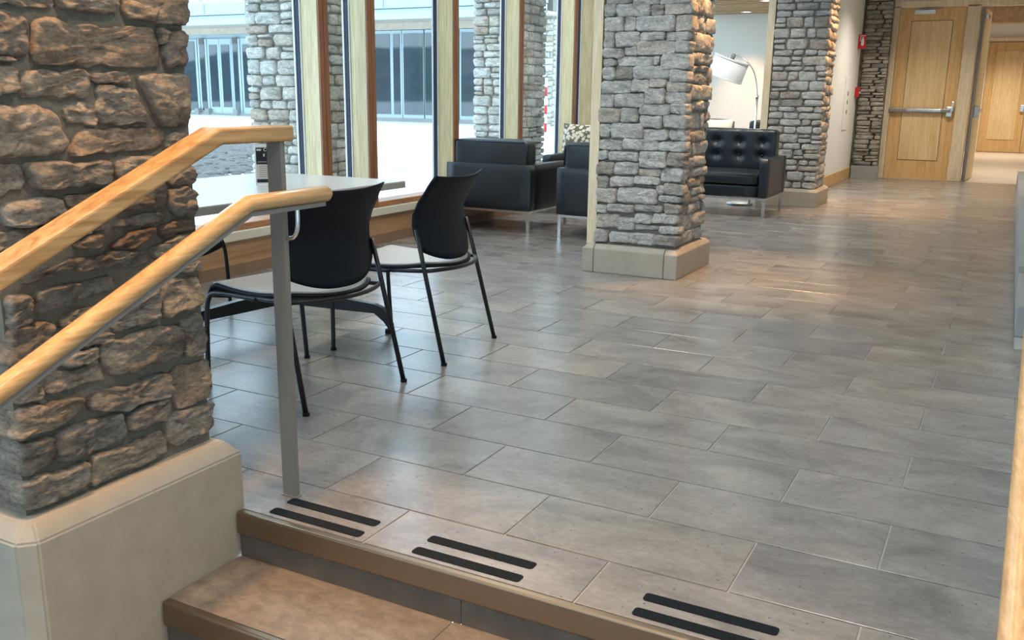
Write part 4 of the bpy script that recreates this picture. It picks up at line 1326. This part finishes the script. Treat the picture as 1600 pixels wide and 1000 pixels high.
bm = bmesh.new(); box(bm, 0, .012, -.22, .22, -.38, .38, .003); mesh_obj('cover', bm, 'wall_white', ap)
for z in (-.12, .02, .14):
    bm = bmesh.new(); box(bm, .012, .022, -.02, .02, z-.03, z+.03, .003); mesh_obj('catch', bm, 'print_grey', ap)

# ------------------------------------------------------------------ downlights in the ceilings, and added fill lights
def downlight(x, y, z, power, label, size=95, blend=.7, col=WARM, aim=(0, 0)):
    d = thing('downlight', label, 'downlight', (x, y, z), 0, 'recessed ceiling downlights')
    bm = bmesh.new(); lathe(bm, [(.085, 0), (.085, -.006), (.06, -.006), (.055, .0)], 24); mesh_obj('trim_ring', bm, 'white_plastic', d)
    bm = bmesh.new(); lathe(bm, [(0, -.001), (.055, -.001)], 24); mesh_obj('lens', bm, 'lamp_glow', d)
    L = bpy.data.lights.new('spot', 'SPOT')
    L.energy = power; L.color = col; L.spot_size = math.radians(size); L.spot_blend = blend; L.shadow_soft_size = .09
    lo = bpy.data.objects.new('spot_light', L)
    COL.objects.link(lo)
    lo.parent = d
    lo.location = (0, 0, -.03)
    lo.rotation_euler = (aim[0], aim[1], 0)
downlight(-1.70, 1.25, CEIL, DOWNLIGHT_W*3.2, 'ceiling downlight over the steps beside the stair pillar', 48, .6)
downlight(-.7, .9, CEIL, DOWNLIGHT_W*1.8, 'ceiling downlight over the middle of the steps', 64, .7)
downlight(-1.62, 6.35, CEIL, DOWNLIGHT_W*4.0, 'ceiling downlight beside the middle pillar', 52, .7)
downlight(-1.62, 11.35, CEIL, DOWNLIGHT_W*4.0, 'ceiling downlight beside the far pillar', 60, .7)
for x, y, lab in ((-.2, -.9, 'added neutral fill light over the lower landing'), (-1.2, -1.6, 'added neutral fill light towards the back glazing'), (-.5, 1.6, 'added neutral fill light over the right end of the steps')):
    downlight(x, y, CEIL, DOWNLIGHT_W*1.25, lab, 150, .9, NEUTRAL)  # added fill lights that brighten the steps and the stair pillar
for x, y, lab in ((-.9, 3.4, 'added neutral fill light over the open tiles near the steps'), (-.9, 5.4, 'added neutral fill light over the open tiles by the middle pillar'),
                  (-.9, 8.4, 'added neutral fill light over the hall beyond the middle pillar'), (-.9, 12.4, 'added neutral fill light over the far hall'),
                  (-2.3, 4.4, 'added neutral fill light in front of the middle pillar'), (-3.4, 6.6, 'added neutral fill light over the armchairs'),
                  (-2.3, 9.4, 'added neutral fill light in front of the far pillar'),
                  (-3.4, 9.0, 'added neutral fill light over the sofa'), (-2.58+.18, 12.6, 'added neutral fill light behind the sofa')):
    downlight(x, y, 4.4 if x < -2.7 else CEIL, DOWNLIGHT_W*(.25 if x > -1 else 2.0 if y in (4.4, 9.4) else 1.5), lab, 140, .9, NEUTRAL)  # invented grid of fill lights, raises the level in hall and lounge
downlight(-1.2, 14.2, CEIL, DOWNLIGHT_W*2.8, 'ceiling downlight in front of the maple door', 130, .9, NEUTRAL)
downlight(-3.75, 14.55, 2.468, DOWNLIGHT_W*1.5, 'slatted soffit downlight washing the lounge end wall', 80)
downlight(-3.1, 13.0, 2.468, DOWNLIGHT_W*1.9, 'added soffit fill light over the small distant armchairs', 150, .9, NEUTRAL)  # extra fill light, added to brighten the lounge end wall
downlight(-.3, 18.5, 3.3, DOWNLIGHT_W*5, 'corridor downlight just past the doorway', 120, .9, NEUTRAL)
downlight(-.3, 24.3, 3.3, DOWNLIGHT_W*6.5, 'corridor downlight in front of the far double door', 120, .9, NEUTRAL)
